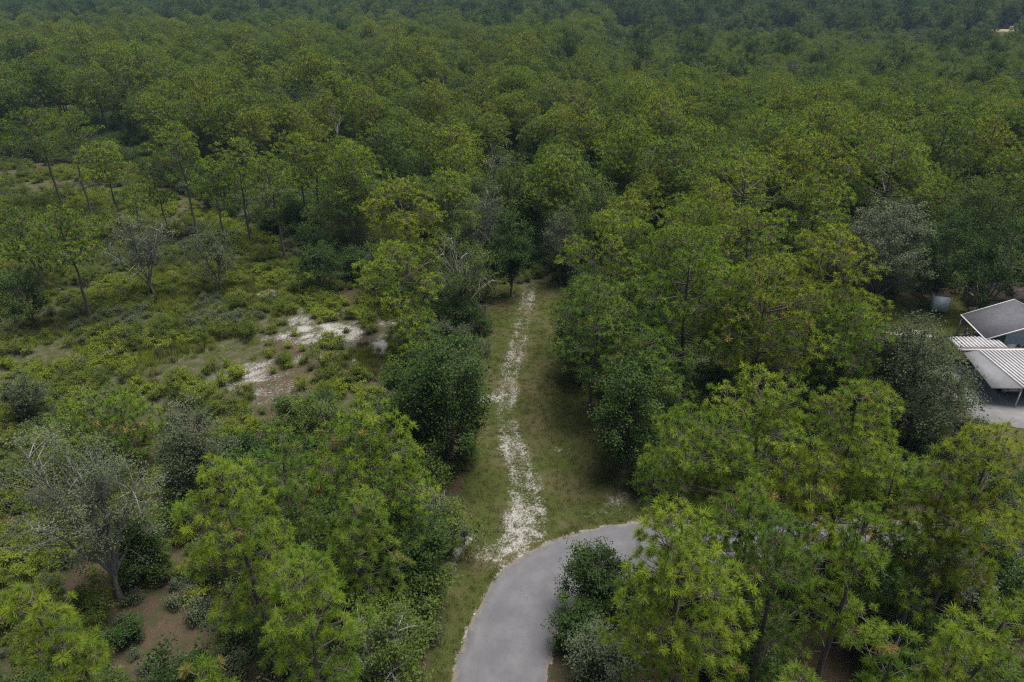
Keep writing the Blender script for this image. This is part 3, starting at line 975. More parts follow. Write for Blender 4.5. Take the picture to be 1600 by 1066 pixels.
def d_start(x, y):
    px = 800 + 900 * x / np.maximum(y, 1)
    return np.interp(px, [-200, 500, 850, 1800], [620, 580, 530, 520])


f1x, f1y = jgrid(-480, 480, 40, 640, 7.9, 21, .46)
f2x, f2y = jgrid(-480, 480, 40, 640, 4.7, 22, .40)
plant_zone = lambda x, y: (x > .12 * y + 25 * (vnoise(x * .02, y * .02) - .5)) & (np.hypot(x, y) > 150)
a_, b_ = ~plant_zone(f1x, f1y), plant_zone(f2x, f2y)
fx, fy = np.r_[f1x[a_], f2x[b_]], np.r_[f1y[a_], f2y[b_]]
planted = np.r_[np.zeros(a_.sum(), bool), np.ones(b_.sum(), bool)]
dd = np.hypot(fx, fy)
keep = in_view(fx, fy) & wood_ok(fx, fy) & clear_of(fx, fy, PLACED, .62, 1.2) & knoll_clear(fx, fy) & (dd < d_start(fx, fy))
keep &= (rng.random(len(fx)) < .93)
gapn = fbm(fx * .03, fy * .03, 2)
keep &= ~((gapn < .36) & (dd < 300) & (fx < .1 * fy))
fx, fy, dd, planted = fx[keep], fy[keep], dd[keep], planted[keep]
is_oak = (rng.random(len(fx)) < np.where(planted, .07, .20)) 
order = np.argsort(dd)
MARK_X = [110, 230, 340, 430, 520, 610, 700, 790, 870, 960, 1060, 1160, 1250, 1330, 1400, 1470, 1540]
MARKS = ['the pale sand opening', 'the two flat-topped pines', 'the tall lone pine', 'the thin dark pine trunk', 'the slim forest-edge pine', 'the clearing corner', 'the round pale-trunked pine', 'the grey oaks by the track', 'the end of the track', 'the olive-grey oak', 'the broad clump-edge pine', 'the flat dome pine', 'the wide flat-domed pine', 'the forked pale-limbed pine', 'the tall round pine', 'the dome-shaped grey oak', 'the cargo trailer', 'the house and shed']
TONE = {0: 'fresh green', 1: 'fresh green', 2: 'deep green', 3: 'yellowish green', 4: 'fresh green', 5: 'deep green', 6: 'fresh green'}
N_PINE, N_OAK = 300 - len(PINES), 70
cp = co_ = 0
rest_p, rest_o = [], []
for ii in order:
    x0, y0 = fx[ii], fy[ii]
    u0, v0 = (float(q_) for q_ in proj(x0, y0, 12.0))
    mark = MARKS[int(np.searchsorted(MARK_X, u0))]
    row = 'first rows' if dd[ii] < 105 else 'middle rows' if dd[ii] < 135 else 'deeper rows'
    if is_oak[ii]:
        if co_ < N_OAK:
            k = int(rng.integers(0, 5))
            h, cr, tm, cm = OPROT[k]
            s = rng.uniform(.9, 1.45)
            lab = '%s %s oak among pines beyond %s, %s' % ('large' if h * s > 11.5 else 'mid-sized' if h * s > 8.5 else 'low', ('dark', 'dark', 'greyish', 'bright green', 'dark')[k], mark, row)
            t = thing('oak_tree', lab, 'tree', (x0, y0, float(ground_z(np.array([x0]), np.array([y0]))[0]) - .06), rng.uniform(0, 6.28), 'oaks scattered in the closed wood')
            t.scale = (s, s, s * rng.uniform(.9, 1.1))
            link('trunk', tm, t)
            link('crown', cm, t)
            co_ += 1
        else:
            rest_o.append((x0, y0))
        continue
    if cp < N_PINE:
        k = int(rng.integers(0, NP)) if planted[ii] else int(rng.integers(0, 4))
        h, cr, wd, cw = PROT[k]
        s = rng.uniform(.72, 1.15)
        lab = '%s %s pine with %s crown beyond %s, %s' % ('tall' if h * s > 17.3 else 'mid-sized' if h * s > 15 else 'short', TONE[k], 'wide' if cr * s > 4.3 else 'rounded' if cr * s > 3.2 else 'narrow', mark, row)
        t = thing('pine_tree', lab, 'tree', (x0, y0, float(ground_z(np.array([x0]), np.array([y0]))[0]) - .06), rng.uniform(0, 6.28), 'pines of the closed wood')
        t.scale = (s * rng.uniform(.92, 1.12), s * rng.uniform(.92, 1.12), s)
        link('trunk', PINE_MESH[k][0], t)
        link('crown', PINE_MESH[k][1], t)
        cp += 1
    else:
        rest_p.append((x0, y0, planted[ii]))


for i, (px, py, h) in enumerate([(180, 92, 15), (300, 130, 14), (690, 105, 16), (1215, 175, 15), (905, 150, 14), (520, 150, 15), (1330, 120, 13), (60, 120, 14), (1120, 205, 14), (770, 215, 13)]):
    sx0, sy0 = at(px, py, h)
    wd, cw = broad_parts(900 + i, h, 2.2, .45, 26, 0, .8, .1, 5, tr=.20, twig=.018, bare=60)
    plant_tree('dead_tree', wd, None, (M_BARK_P, M_OAK), (sx0, sy0), 0, 'bare grey dead tree in the wood beyond ' + MARKS[int(np.searchsorted(MARK_X, px))] + (', tall' if h > 14 else ''), 'tree', 'dead trees in the wood')

# stuff: geometry-node scatter of whole-plant meshes over points
def scatter(name, pts, rot, scl, idx, meshes, label=None):
    me = bpy.data.meshes.new(name)
    me.vertices.add(len(pts))
    me.vertices.foreach_set('co', np.asarray(pts, np.float32).ravel())
    for nm, tp, v in (('rot', 'FLOAT', rot), ('idx', 'INT', idx)):
        a = me.attributes.new(nm, tp, 'POINT')
        a.data.foreach_set('value', np.asarray(v, np.float32 if tp == 'FLOAT' else np.int32))
    a = me.attributes.new('scl', 'FLOAT_VECTOR', 'POINT')
    a.data.foreach_set('vector', np.asarray(scl, np.float32).ravel())
    me.update()
    ob = link(name, me, None, 'stuff')
    if label:
        ob['label'] = label
    col = bpy.data.collections.new(name + '_kinds')
    for i, m_ in enumerate(meshes):
        o = bpy.data.objects.new('%s_kind_%02d' % (name, i), m_)
        col.objects.link(o)
    g = bpy.data.node_groups.new(name + '_scatter', 'GeometryNodeTree')
    g.interface.new_socket('Geometry', in_out='INPUT', socket_type='NodeSocketGeometry')
    g.interface.new_socket('Geometry', in_out='OUTPUT', socket_type='NodeSocketGeometry')
    gi, go = g.nodes.new('NodeGroupInput'), g.nodes.new('NodeGroupOutput')
    ci = g.nodes.new('GeometryNodeCollectionInfo')
    ci.inputs['Collection'].default_value = col
    ci.inputs['Separate Children'].default_value = True
    ci.inputs['Reset Children'].default_value = True
    ip = g.nodes.new('GeometryNodeInstanceOnPoints')
    ip.inputs['Pick Instance'].default_value = True

    def named(nm, tp):
        nd = g.nodes.new('GeometryNodeInputNamedAttribute')
        nd.data_type = tp
        nd.inputs['Name'].default_value = nm
        return next(o for o in nd.outputs if o.enabled and o.name == 'Attribute')
    cx = g.nodes.new('ShaderNodeCombineXYZ')
    g.links.new(named('rot', 'FLOAT'), cx.inputs[2])
    e2r = g.nodes.new('FunctionNodeEulerToRotation')
    g.links.new(cx.outputs[0], e2r.inputs[0])
    g.links.new(gi.outputs[0], ip.inputs['Points'])
    g.links.new(ci.outputs[0], ip.inputs['Instance'])
    g.links.new(named('idx', 'INT'), ip.inputs['Instance Index'])
    g.links.new(e2r.outputs[0], ip.inputs['Rotation'])
    g.links.new(named('scl', 'FLOAT_VECTOR'), ip.inputs['Scale'])
    g.links.new(ip.outputs[0], go.inputs[0])
    md = ob.modifiers.new('scatter', 'NODES')
    md.node_group = g
    return ob


def merged(wd, cw, mats, name):
    a = MB()
    a.v, a.f, a.m, a.t, a.n = list(wd.v), list(wd.f), list(wd.m), list(wd.t), wd.n
    for V, Fc, t in zip(cw.v, cw.f, cw.t):
        a.add(V, Fc - Fc.min(), 1, t)
    return a.mesh(name, mats)


far_mesh = []
for k in range(NP):
    h, cr, wd, cw = PROT[k]
    far_mesh.append(merged(wd, cw, [M_BARK, M_NEEDLE_D if k in (2, 5) else M_NEEDLE_Y if k == 3 else M_NEEDLE], 'far_pine'))
far_oak = []
for k in range(4):
    h, cr = (12, 15, 10, 17)[k], (3.8, 4.8, 3.6, 5.2)[k]
    wd, cw = broad_parts(450 + k, h, cr, .14, 80, 60, 1.0, .20, 7)
    far_oak.append(merged(wd, cw, [M_BARK_O, (M_OAK_L, M_OAK_L, M_GREY_D, M_OAK)[k]], 'far_oak'))

rp = np.array(rest_p)
n = len(rp)
idx = np.where(rp[:, 2] > .5, np.where(rng.random(n) < .6, rng.integers(4, NP, n), rng.integers(0, NP, n)), rng.integers(0, 4, n))
s = np.where(rp[:, 2] > .5, rng.uniform(.84, 1.08, n) * (1 - .30 * sstep(150, 300, np.hypot(rp[:, 0], rp[:, 1]))), np.where(rng.random(n) < .12, rng.uniform(1.15, 1.35, n), rng.uniform(.66, 1.12, n)))
scatter('distant_pine_forest', np.c_[rp[:, 0], rp[:, 1], ground_z(rp[:, 0], rp[:, 1])], rng.uniform(0, 6.28, n), np.c_[s * rng.uniform(.9, 1.15, n), s * rng.uniform(.9, 1.15, n), s], idx, far_mesh)
ox, oy = jgrid(-1050, 1050, 330, 1250, 9.0, 33)
od = np.hypot(ox, oy)
k = in_view(ox, oy, 1.0) & (od > d_start(ox, oy) + 34) & knoll_clear(ox, oy)
ox, oy = ox[k], oy[k]
ro = np.array(rest_o)
ox, oy = np.r_[ox, ro[:, 0]], np.r_[oy, ro[:, 1]]
n = len(ox)
s = np.where(np.hypot(ox, oy) > 450, rng.uniform(1.0, 1.6, n), rng.uniform(.85, 1.3, n))
scatter('distant_oak_forest', np.c_[ox, oy, ground_z(ox, oy)], rng.uniform(0, 6.28, n), np.c_[s, s, s * rng.uniform(.9, 1.15, n)], rng.integers(0, 4, n), far_oak)

# thicket under and between the trees
bush = []
for k in range(4):
    wd, cw = broad_parts(600 + k, (3.4, 4.4, 2.6, 5.2)[k], (1.7, 2.0, 1.7, 2.1)[k], .04, 40, 70, .6, .10, 6, tr=.06, stems=3)
    bush.append(merged(wd, cw, [M_BARK_O, (M_OAK, M_OAK, M_GREY_D, M_OAK_L)[k]], 'thicket_bush'))
bx, by = jgrid(-180, 180, 20, 230, 2.5, 44, .45)
u, v = proj(bx, by)
free = ~inside(bx, by, CORRIDOR) & ~inside(bx, by, YARD) & ~inside(bx, by, CLEARING) & (seg_dist(bx, by, ROAD_C) > np.where((bx > 14) | (by > 45), 3.5, 4.4))
free &= ~inside(bx, by, FLOOR) & ~((bx > 43) & (by > 45) & (by < 80))
k = in_view(bx, by) & free & (rng.random(len(bx)) < .82) & ~((u > 1060) & (u < 1180) & (v > 600) & (v < 680)) & ~((u > 1180) & (u < 1330) & (v > 960))
k &= ~((v > 1000) & (np.abs(u - 1040) < 60))
bx, by = bx[k], by[k]
n = len(bx)
s = rng.uniform(.55, 1.25, n)
scatter('forest_undergrowth', np.c_[bx, by, ground_z(bx, by)], rng.uniform(0, 6.28, n), np.c_[s, s, s * rng.uniform(.8, 1.2, n)], rng.integers(0, 4, n), bush)

# low scrub of the clearing
scr = []
for k in range(6):
    wd, cw = broad_parts(640 + k, (.9, 1.3, .7, 1.6, 1.0, .8)[k], (.6, .75, .6, .8, .7, .55)[k], .02, 20, 44, .28, .055, 5, tr=.02, stems=3, twig=.006)
    scr.append(merged(wd, cw, [M_BARK_O, (M_SCRUB, M_SCRUB, M_OAK_L, M_SCRUB, M_YELLOW, M_GREY_D)[k]], 'scrub_plant'))
sx, sy = jgrid(-190, 10, 24, 185, .82, 55, .47)
S, G, Lt = masks(sx, sy)
patch = fbm(sx * .13, sy * .13, 3)
cl = inside(sx, sy, CLEARING)
dens = np.where(cl, .42 + 1.7 * (patch - .42), .0) - S * 1.1 - .35 * (S > .36) - .75 * (Lt > .72) - .22 * (G > .75)
verge = ~cl & ~inside(sx, sy, CORRIDOR) & (seg_dist(sx, sy, CORRIDOR) < 2.0)
dens = np.where(verge, .3, dens)
dens = np.where(inside(sx, sy, FLOOR), .30 + .9 * (patch - .45), dens)
k = in_view(sx, sy) & (rng.random(len(sx)) < dens) & (seg_dist(sx, sy, ROAD_C) > 4.2)
sx, sy, G, patch = sx[k], sy[k], G[k], patch[k]
n = len(sx)
pz = fbm(sx * .09 + 90, sy * .09, 2)
idx = np.where(pz > .52, 4, np.where(pz < .30, 5, rng.integers(0, 4, n)))
idx = np.where(rng.random(n) < .3, rng.integers(0, 6, n), idx)
s = rng.uniform(.6, 1.5, n)
scatter('scrub_undergrowth', np.c_[sx, sy, ground_z(sx, sy)], rng.uniform(0, 6.28, n), np.c_[s, s, s * rng.uniform(.7, 1.2, n)], idx, scr)

# grass
gms = []
for k in range(4):
    r = np.random.default_rng(800 + k)
    nb = 34
    b = r.normal(0, .14, (nb, 3)) * np.array([1, 1, 0])
    az = r.uniform(0, 6.28, nb)
    hh = r.uniform(.08, .22, nb) * (1, 1.2, .8, 1.6)[k]
    ln = r.uniform(.2, .9, nb) * hh
    tip = b + np.c_[np.cos(az) * ln, np.sin(az) * ln, hh]
    sd = np.c_[-np.sin(az), np.cos(az), az * 0] * .012
    a = MB()
    a.add(np.stack([b - sd, b + sd, tip], 1).reshape(-1, 3), np.arange(nb * 3).reshape(-1, 3), 0, np.repeat(r.random(nb), 3))
    gms.append(a.mesh('grass_tuft', [M_GRASS if k < 3 else M_YELLOW]))
gxx, gyy = jgrid(-75, 75, 24, 105, .42, 66, .48)
S, G, Lt = masks(gxx, gyy)
k = ~((gxx > 44.5) & (gyy > 49) & (gyy < 67)) & in_view(gxx, gyy) & (rng.random(len(gxx)) < G * (.85 - .75 * S) * (.4 + .9 * fbm(gxx * .5, gyy * .5, 3))) & (seg_dist(gxx, gyy, ROAD_C) > 2.62 + .35 * fbm(gxx * 1.1, gyy * 1.1, 2))
gxx, gyy = gxx[k], gyy[k]
n = len(gxx)
s = rng.uniform(.6, 1.4, n)
gi_ = np.where(inside(gxx, gyy, CORRIDOR), rng.integers(0, 3, n), rng.integers(1, 4, n))
s = np.where(gi_ == 3, s * 1.6, s)
scatter('grass', np.c_[gxx, gyy, ground_z(gxx, gyy)], rng.uniform(0, 6.28, n), np.c_[s, s, s], gi_, gms)

tall = []
for k in range(3):
    r = np.random.default_rng(830 + k)
    nb = 60
    b = r.normal(0, .20, (nb, 3)) * np.array([1, 1, 0])
    az = r.uniform(0, 6.28, nb)
    hh = r.uniform(.35, .8, nb) * (1, .8, 1.15)[k]
    ln = r.uniform(.1, .6, nb) * hh
    tip = b + np.c_[np.cos(az) * ln, np.sin(az) * ln, hh]
    sd = np.c_[-np.sin(az), np.cos(az), az * 0] * .022
    a = MB()
    a.add(np.stack([b - sd, b + sd, tip], 1).reshape(-1, 3), np.arange(nb * 3).reshape(-1, 3), 0, np.repeat(r.random(nb), 3))
    tall.append(a.mesh('tall_grass_tuft', [(M_YELLOW, M_YELLOW, M_GRASS)[k]]))
tx_, ty_ = jgrid(-120, 5, 40, 150, .62, 77, .48)
S, G, Lt = masks(tx_, ty_)
cl = inside(tx_, ty_, CLEARING)
pt = fbm(tx_ * .12 + 9, ty_ * .12 + 5, 3)
k = in_view(tx_, ty_) & cl & (rng.random(len(tx_)) < np.clip(G * 1.5 + 2.6 * (pt - .48) - S - .5 * (Lt > .72), 0, .95))
tx_, ty_ = tx_[k], ty_[k]
n = len(tx_)
s = rng.uniform(.6, 1.3, n)
scatter('tall_grass', np.c_[tx_, ty_, ground_z(tx_, ty_)], rng.uniform(0, 6.28, n), np.c_[s, s, s], rng.integers(0, 3, n), tall)

# ------------------------------------------------------------------ house, carports, shed, trailer, car, sign
M_SHINGLE = NT('grey_shingles')
m = M_SHINGLE
pos = m.co('Object')
br = m.n('ShaderNodeTexBrick')
br.inputs['Scale'].default_value = 1.0
br.inputs['Brick Width'].default_value = .33
br.inputs['Row Height'].default_value = .15
br.inputs['Mortar Size'].default_value = .008
br.inputs['Color1'].default_value = (.062, .065, .076, 1)
br.inputs['Color2'].default_value = (.086, .089, .101, 1)
br.inputs['Mortar'].default_value = (.06, .06, .07, 1)
mp = m.n('ShaderNodeMapping')
mp.inputs['Rotation'].default_value = (0, 0, math.pi / 2)
m.nt.links.new(pos, mp.inputs[0])
m.nt.links.new(mp.outputs[0], br.inputs['Vector'])
n1 = m.noise(.8, 4, .6, pos)
M_SHINGLE = m.done(m.bsdf(m.mix(m.rng(n1, .35, .65, 0, .5), br.outputs['Color'], (.098, .099, .113)), .9, .1, br.outputs['Fac'], .4, .02))
M_WHITE = plain('white_paint', (.48, .49, .50), .5, .3, .06)
M_METAL = plain('white_metal_roof', (.40, .40, .42), .6, .4, .14)
M_MGREY = plain('grey_metal_roof', (.135, .14, .152), .85, .4, .12)
M_RUST = plain('stained_roof_metal', (.26, .23, .215), .8, .2, .25)
M_BLUE = plain('pale_blue_siding', (.30, .37, .40), .7, .2, .06)
M_DARKROOF = plain('dark_brown_roof', (.040, .030, .028), .9, .1, .3)
M_BEIGE = plain('beige_board', (.24, .21, .18), .8, .1, .12)
M_CONC = plain('driveway_concrete', (.25, .248, .252), .9, .1, .12, 1.2)
M_GLASS = plain('dark_window_glass', (.02, .025, .03), .1, .5, .1)
M_DARK = plain('dark_metal', (.05, .05, .05), .6, .3, .1)
M_SILVER = plain('silver_car_paint', (.50, .52, .53), .25, .6, .05)
M_TYRE = plain('tyre_rubber', (.02, .02, .02), .9, .1, .1)
M_SIGNB = plain('dull_sign_back', (.10, .13, .14), .6, .3, .2)
M_DIRT = plain('roof_leaf_litter', (.30, .21, .185), .9, .1, .3, 8)
M_TRLR = plain('white_trailer_panel', (.80, .84, .88), .5, .4, .06)
M_RED = foliage('rust_red_leaves', (.14, .05, .04), (.20, .08, .06), (.26, .12, .09), None, 0, .2, .2)

# house: eave from the front corner to the back corner, ridge parallel to it
H0 = at(1540, 530, 2.6)
H1 = at(1502, 492, 2.6)
hrz = -math.atan2(H1[0] - H0[0], H1[1] - H0[1])
LEN = float(np.linalg.norm(H1 - H0))
house = thing('house', 'pale blue house with grey shingle gable roof and open porch', 'house', (H0[0], H0[1], 0), hrz)
RX, RZ, EZ = 5.15, 5.0, 2.6
roof = link('roof', MB().slab([(0, 0, EZ), (RX, 0, RZ), (RX, LEN, RZ), (0, LEN, EZ)], .14).slab([(RX, 0, RZ), (2 * RX, 0, EZ), (2 * RX, LEN, EZ), (RX, LEN, RZ)], .14).mesh('roof', [M_SHINGLE]), house)
for a, b in (((0, -.03, EZ + .03), (RX, -.03, RZ + .03)), ((RX, -.03, RZ + .03), (2 * RX, -.03, EZ + .03)), ((0, LEN + .03, EZ + .03), (RX, LEN + .03, RZ + .03)), ((RX, LEN + .03, RZ + .03), (2 * RX, LEN + .03, EZ + .03))):
    link('rake_trim', MB().slab([(a[0], a[1] - .06, a[2]), (b[0], b[1] - .06, b[2]), (b[0], b[1] + .03, b[2]), (a[0], a[1] + .03, a[2])], .12).mesh('rake_trim', [M_WHITE]), roof)
link('gutter', MB().box((-.06, LEN / 2, EZ - .03), (.12, LEN, .12)).mesh('gutter', [M_WHITE]), roof)
wall_prof = [(2.2, 0), (2 * RX - .4, 0), (2 * RX - .4, EZ + .02), (RX, RZ - .18), (2.2, EZ + (RZ - EZ) * 2.2 / RX - .18)]
link('wall', MB().prism(wall_prof, .35, LEN - .35).mesh('wall', [M_BLUE]), house)
for xw in (4.6, 7.2):
    wn_ = link('window', MB().box((xw, .32, 1.5), (1.0, .08, 1.1)).mesh('window', [M_WHITE]), house)
    link('pane', MB().box((xw, .27, 1.5), (.86, .03, .96)).mesh('pane', [M_GLASS]), wn_)
link('door', MB().box((3.0, .32, 1.02), (.9, .07, 2.0)).mesh('door', [M_WHITE]), house)
link('wall_lamp', MB().box((3.8, .28, 1.9), (.16, .16, .3)).mesh('wall_lamp', [M_DARK]), house)
for yy in (.15, LEN / 2, LEN - .15):
    link('porch_post', MB().box((.18, yy, EZ / 2 - .08), (.14, .14, EZ - .14)).mesh('porch_post', [M_WHITE]), house)
link('porch_floor', MB().box((1.15, LEN / 2, .08), (2.0, LEN - .3, .16)).mesh('porch_floor', [M_CONC]), house)


M_SHEET = plain('rib_shaded_roof_sheet', (.20, .197, .206), .7, .4, .2, 1.5)  # greyer than the white ribs: the shading between ribs is put into the colour


def ribbed(name, x0, x1, y0, y1, z0, z1, step, mat, parent, zl=None):
    """sheet-metal roof: a slab with raised ribs running along y (each rib a piece of its own)"""
    zl0, zl1 = (z0, z1) if zl is None else zl
    o = link(name, MB().slab([(x0, y0, z0), (x1, y0, zl0), (x1, y1, zl1), (x0, y1, z1)], .05).mesh(name, [M_SHEET]), parent)
    a = MB()
    k = 0
    xs = np.arange(x0 + step / 2, x1, step)
    rib = None
    for xx in xs:
        f = (xx - x0) / (x1 - x0)
        za, zb = z0 + (zl0 - z0) * f, z1 + (zl1 - z1) * f
        a = MB().slab([(xx - .09, y0 - .01, za + .055), (xx + .09, y0 - .01, za + .055), (xx + .09, y1 + .01, zb + .055), (xx - .09, y1 + .01, zb + .055)], .06)
        link('rib', a.mesh('rib', [mat]), o)
    return o


def patio(name, label, x0, x1, y0, y1, z0, z1, mat, cat):
    t = thing(name, label, cat, ((x0 + x1) / 2, (y0 + y1) / 2, 0))
    cx, cy = (x0 + x1) / 2, (y0 + y1) / 2
    return t, x0 - cx, x1 - cx, y0 - cy, y1 - cy


t, a0, a1, b0, b1 = patio('patio_cover', 'narrow ribbed white metal cover between the house and the carport', 49.2, 54.7, 66.25, 68.6, 2.5, 2.6, M_METAL, 'patio cover')
ribbed('roof', a0, a1, b0, b1, 2.50, 2.62, .42, M_METAL, t)
for xx in (a0 + .2, a1 - .3):
    link('post', MB().box((xx, b1 - .2, 1.25), (.1, .1, 2.4)).mesh('post', [M_WHITE]), t)
link('flat_roof', MB().box((3.2, b0 - .40, 2.44), (12.4, .70, .10)).mesh('flat_roof', [M_RUST]), t)

t, a0, a1, b0, b1 = patio('carport', 'white ribbed metal carport over a parked silver car', 49.3, 62.0, 57.8, 65.3, 2.5, 2.6, M_METAL, 'carport')
SKEW = 0.0
ribbed('roof', a0 + 1.4, a1, b0, b1, 2.46, 2.66, .40, M_METAL, t)
lp = link('side_panel', MB().slab([(a0 - 1.2, b0 + .6, 2.1), (a0 + 1.38, b0 + .02, 2.44), (a0 + 1.38, b1, 2.64), (a0 - .1, b1, 2.40)], .05).mesh('side_panel', [M_MGREY]), t)
link('fascia', MB().box(((a0 + a1) / 2 - .1, b1 + .10, 2.62), (a1 - a0 + .3, .14, .22)).mesh('fascia', [M_WHITE]), t)
for xx in (a0 + 1.5, a0 + 5.0, a1 - .3):
    for yy in (b0 + .2, b1 - .2):
        link('post', MB().box((xx, yy, 1.22), (.10, .10, 2.4)).mesh('post', [M_WHITE]), t)

dm = MB()
dm.slab([(45.5, 55.5, .05), (64, 50.0, .05), (64, 66.5, .05), (46.5, 66.5, .05)], .12)
link('driveway', dm.mesh('driveway', [M_CONC]), None, 'structure')

# car under the carport, nose out
car = thing('parked_car', 'silver car parked under the white carport, nose just showing', 'car', (51.9, 62.3, .05))
prof = [(-2.15, .35), (2.15, .35), (2.2, .75), (1.9, .95), (1.25, 1.02), (.55, 1.45), (-1.0, 1.47), (-1.9, 1.05), (-2.2, .95)]
body = MB()
W = .86
ring = [np.array([(wx * W * (1 if zz < 1.1 else .8), -xx, zz) for xx, zz in prof]) for wx in (-1, -.92, .92, 1)]
ring[0][:, 2] = ring[0][:, 2] * .97 + .01
ring[3][:, 2] = ring[3][:, 2] * .97 + .01
npf = len(prof)
V = np.concatenate(ring)
Fq = [(r_ * npf + i_, r_ * npf + (i_ + 1) % npf, (r_ + 1) * npf + (i_ + 1) % npf, (r_ + 1) * npf + i_) for r_ in range(3) for i_ in range(npf)]
body.add(V, Fq)
for r_, sg in ((0, 1), (3, -1)):
    cidx = [r_ * npf + i_ for i_ in range(npf)]
    body.add(V[cidx], [(0, i_, i_ + 1)[::sg] for i_ in range(1, npf - 1)])
bd = link('body', body.mesh('body', [M_SILVER]), car)
link('windscreen', MB().slab([(-.66, -1.20, 1.065), (.66, -1.20, 1.065), (.62, -.62, 1.435), (-.62, -.62, 1.435)], .02).mesh('windscreen', [M_GLASS]), car)
link('bumper', MB().box((0, -2.2, .48), (1.6, .14, .22)).mesh('bumper', [M_DARK]), car)
for sx_ in (-1, 1):
    link('headlight', MB().box((sx_ * .6, -2.17, .75), (.34, .12, .16)).mesh('headlight', [M_WHITE]), car)
an = np.linspace(0, 2 * math.pi, 17)[:-1]
for sx_ in (-1, 1):
    for yy in (-1.35, 1.35):
        wv = np.array([(sx_ * (.72 + .2 * e), yy + .33 * math.cos(k_), .33 + .33 * math.sin(k_) - .02) for e in (0, 1) for k_ in an])
        wm = MB().add(wv, [(i_, (i_ + 1) % 16, 16 + (i_ + 1) % 16, 16 + i_) for i_ in range(16)])
        wm.add(wv, [tuple([0, i_, i_ + 1]) for i_ in range(1, 15)] + [tuple([16, 16 + i_ + 1, 16 + i_]) for i_ in range(1, 15)])
        link('wheel', wm.mesh('wheel', [M_TYRE]), car)

# cargo trailer
tc = at(1472, 492)
tl = thing('cargo_trailer', 'white box trailer with leaf-strewn top on the lawn by the grey oak', 'trailer', (tc[0], tc[1] + 1.6, 0), -.25)
link('body', MB().box((0, -.6, 1.45), (1.85, 1.8, 2.1)).mesh('body', [M_TRLR]), tl)
link('roof', MB().box((0, -.6, 2.53), (1.93, 1.88, .06)).mesh('roof', [M_DIRT]), tl)
for sx_ in (-1, 1):
    link('corner_trim', MB().box((sx_ * .93, -1.5, 1.45), (.08, .08, 2.14)).mesh('corner_trim', [M_WHITE]), tl)
link('rear_door', MB().box((0, -1.515, 1.42), (1.66, .05, 1.9)).mesh('rear_door', [M_TRLR]), tl)
for sx_ in (-1, 1):
    wv = np.array([(sx_ * (.72 + .18 * e), -.6 + .3 * math.cos(k_), .31 + .3 * math.sin(k_)) for e in (0, 1) for k_ in an])
    link('wheel', MB().add(wv, [(i_, (i_ + 1) % 16, 16 + (i_ + 1) % 16, 16 + i_) for i_ in range(16)]).add(wv, [tuple([0, i_, i_ + 1]) for i_ in range(1, 15)] + [tuple([16, 16 + i_ + 1, 16 + i_]) for i_ in range(1, 15)]).mesh('wheel', [M_TYRE]), tl)
link('hitch', MB().box((0, .7, .45), (.1, .9, .1)).mesh('hitch', [M_DARK]), tl)

# shed behind the house
s0 = at(1536, 487, .5)
shed = thing('shed', 'dark-roofed beige shed behind the house', 'shed', (s0[0] + .1, s0[1] + .4, 0), .05)
link('wall', MB().prism([(0, 0), (6.6, 0), (6.6, 2.2), (0, 2.2)], .2, 4.2).mesh('wall', [M_BEIGE]), shed)
link('gable', MB().add([(-.02, -.02, 0), (-.02, 4.4, 0), (-.02, 2.2, 3.1), (.12, -.02, 0), (.12, 4.4, 0), (.12, 2.2, 3.1)], [(0, 2, 1), (3, 4, 5)]).add([(-.02, -.02, 0), (-.02, 4.4, 0), (-.02, 2.2, 3.1), (.12, -.02, 0), (.12, 4.4, 0), (.12, 2.2, 3.1)], [(0, 3, 5, 2), (1, 2, 5, 4)]).mesh('gable', [M_BEIGE]), shed)
link('roof', MB().slab([(.1, -.2, 2.05), (7.0, -.2, 2.05), (7.0, 2.2, 3.3), (.1, 2.2, 3.3)], .12).slab([(.1, 2.2, 3.3), (7.0, 2.2, 3.3), (7.0, 4.6, 2.05), (.1, 4.6, 2.05)], .12).mesh('roof', [M_DARKROOF]), shed)
for k, (px, py, zz, sx_, sy_, rz, tilt, lab) in enumerate([(1542, 457, 2.2, 1.7, .9, -.05, .35, 'beige board leaning at the back of the dark shed roof'), (1524, 463, 1.6, .7, 1.5, .5, .35, 'tilted beige board beside the shed gable, near the trees'), (1522, 485, .9, 1.1, .7, -.1, .3, 'low pale board in front of the shed gable by the porch')]):
    bxy = at(px, py, zz)
    bd_ = thing('wood_board', lab, 'board', (bxy[0], bxy[1], zz), rz)
    link('panel', MB().slab([(-sx_ / 2, -sy_ / 2, -tilt), (sx_ / 2, -sy_ / 2, -tilt), (sx_ / 2, sy_ / 2, tilt), (-sx_ / 2, sy_ / 2, tilt)], .05).mesh('panel', [M_BEIGE]), bd_)
    for qx in (-1, 1):
        link('leg', MB().box((qx * sx_ * .4, sy_ * .4, (tilt - .07 - zz) / 2 - .02), (.06, .06, zz + tilt - .14)).mesh('leg', [M_DARK]), bd_)

# porch chairs
for k, (px, py, rz) in enumerate([(1509, 527, .4), (1521, 524, -.5)]):
    cxy = at(px, py)
    ch = thing('patio_chair', ('grey patio chair at the outer corner of the porch' if k == 0 else 'grey patio chair beside the middle porch post'), 'chair', (cxy[0], cxy[1], 0), rz)
    link('seat', MB().box((0, 0, .44), (.55, .55, .06)).mesh('seat', [M_WHITE if k == 0 else M_MGREY]), ch)
    link('backrest', MB().box((0, .26, .78), (.55, .05, .62)).mesh('backrest', [M_WHITE if k == 0 else M_MGREY]), ch)
    for qx in (-1, 1):
        for qy in (-1, 1):
            link('leg', MB().box((qx * .23, qy * .23, .2), (.05, .05, .41)).mesh('leg', [M_MGREY]), ch)

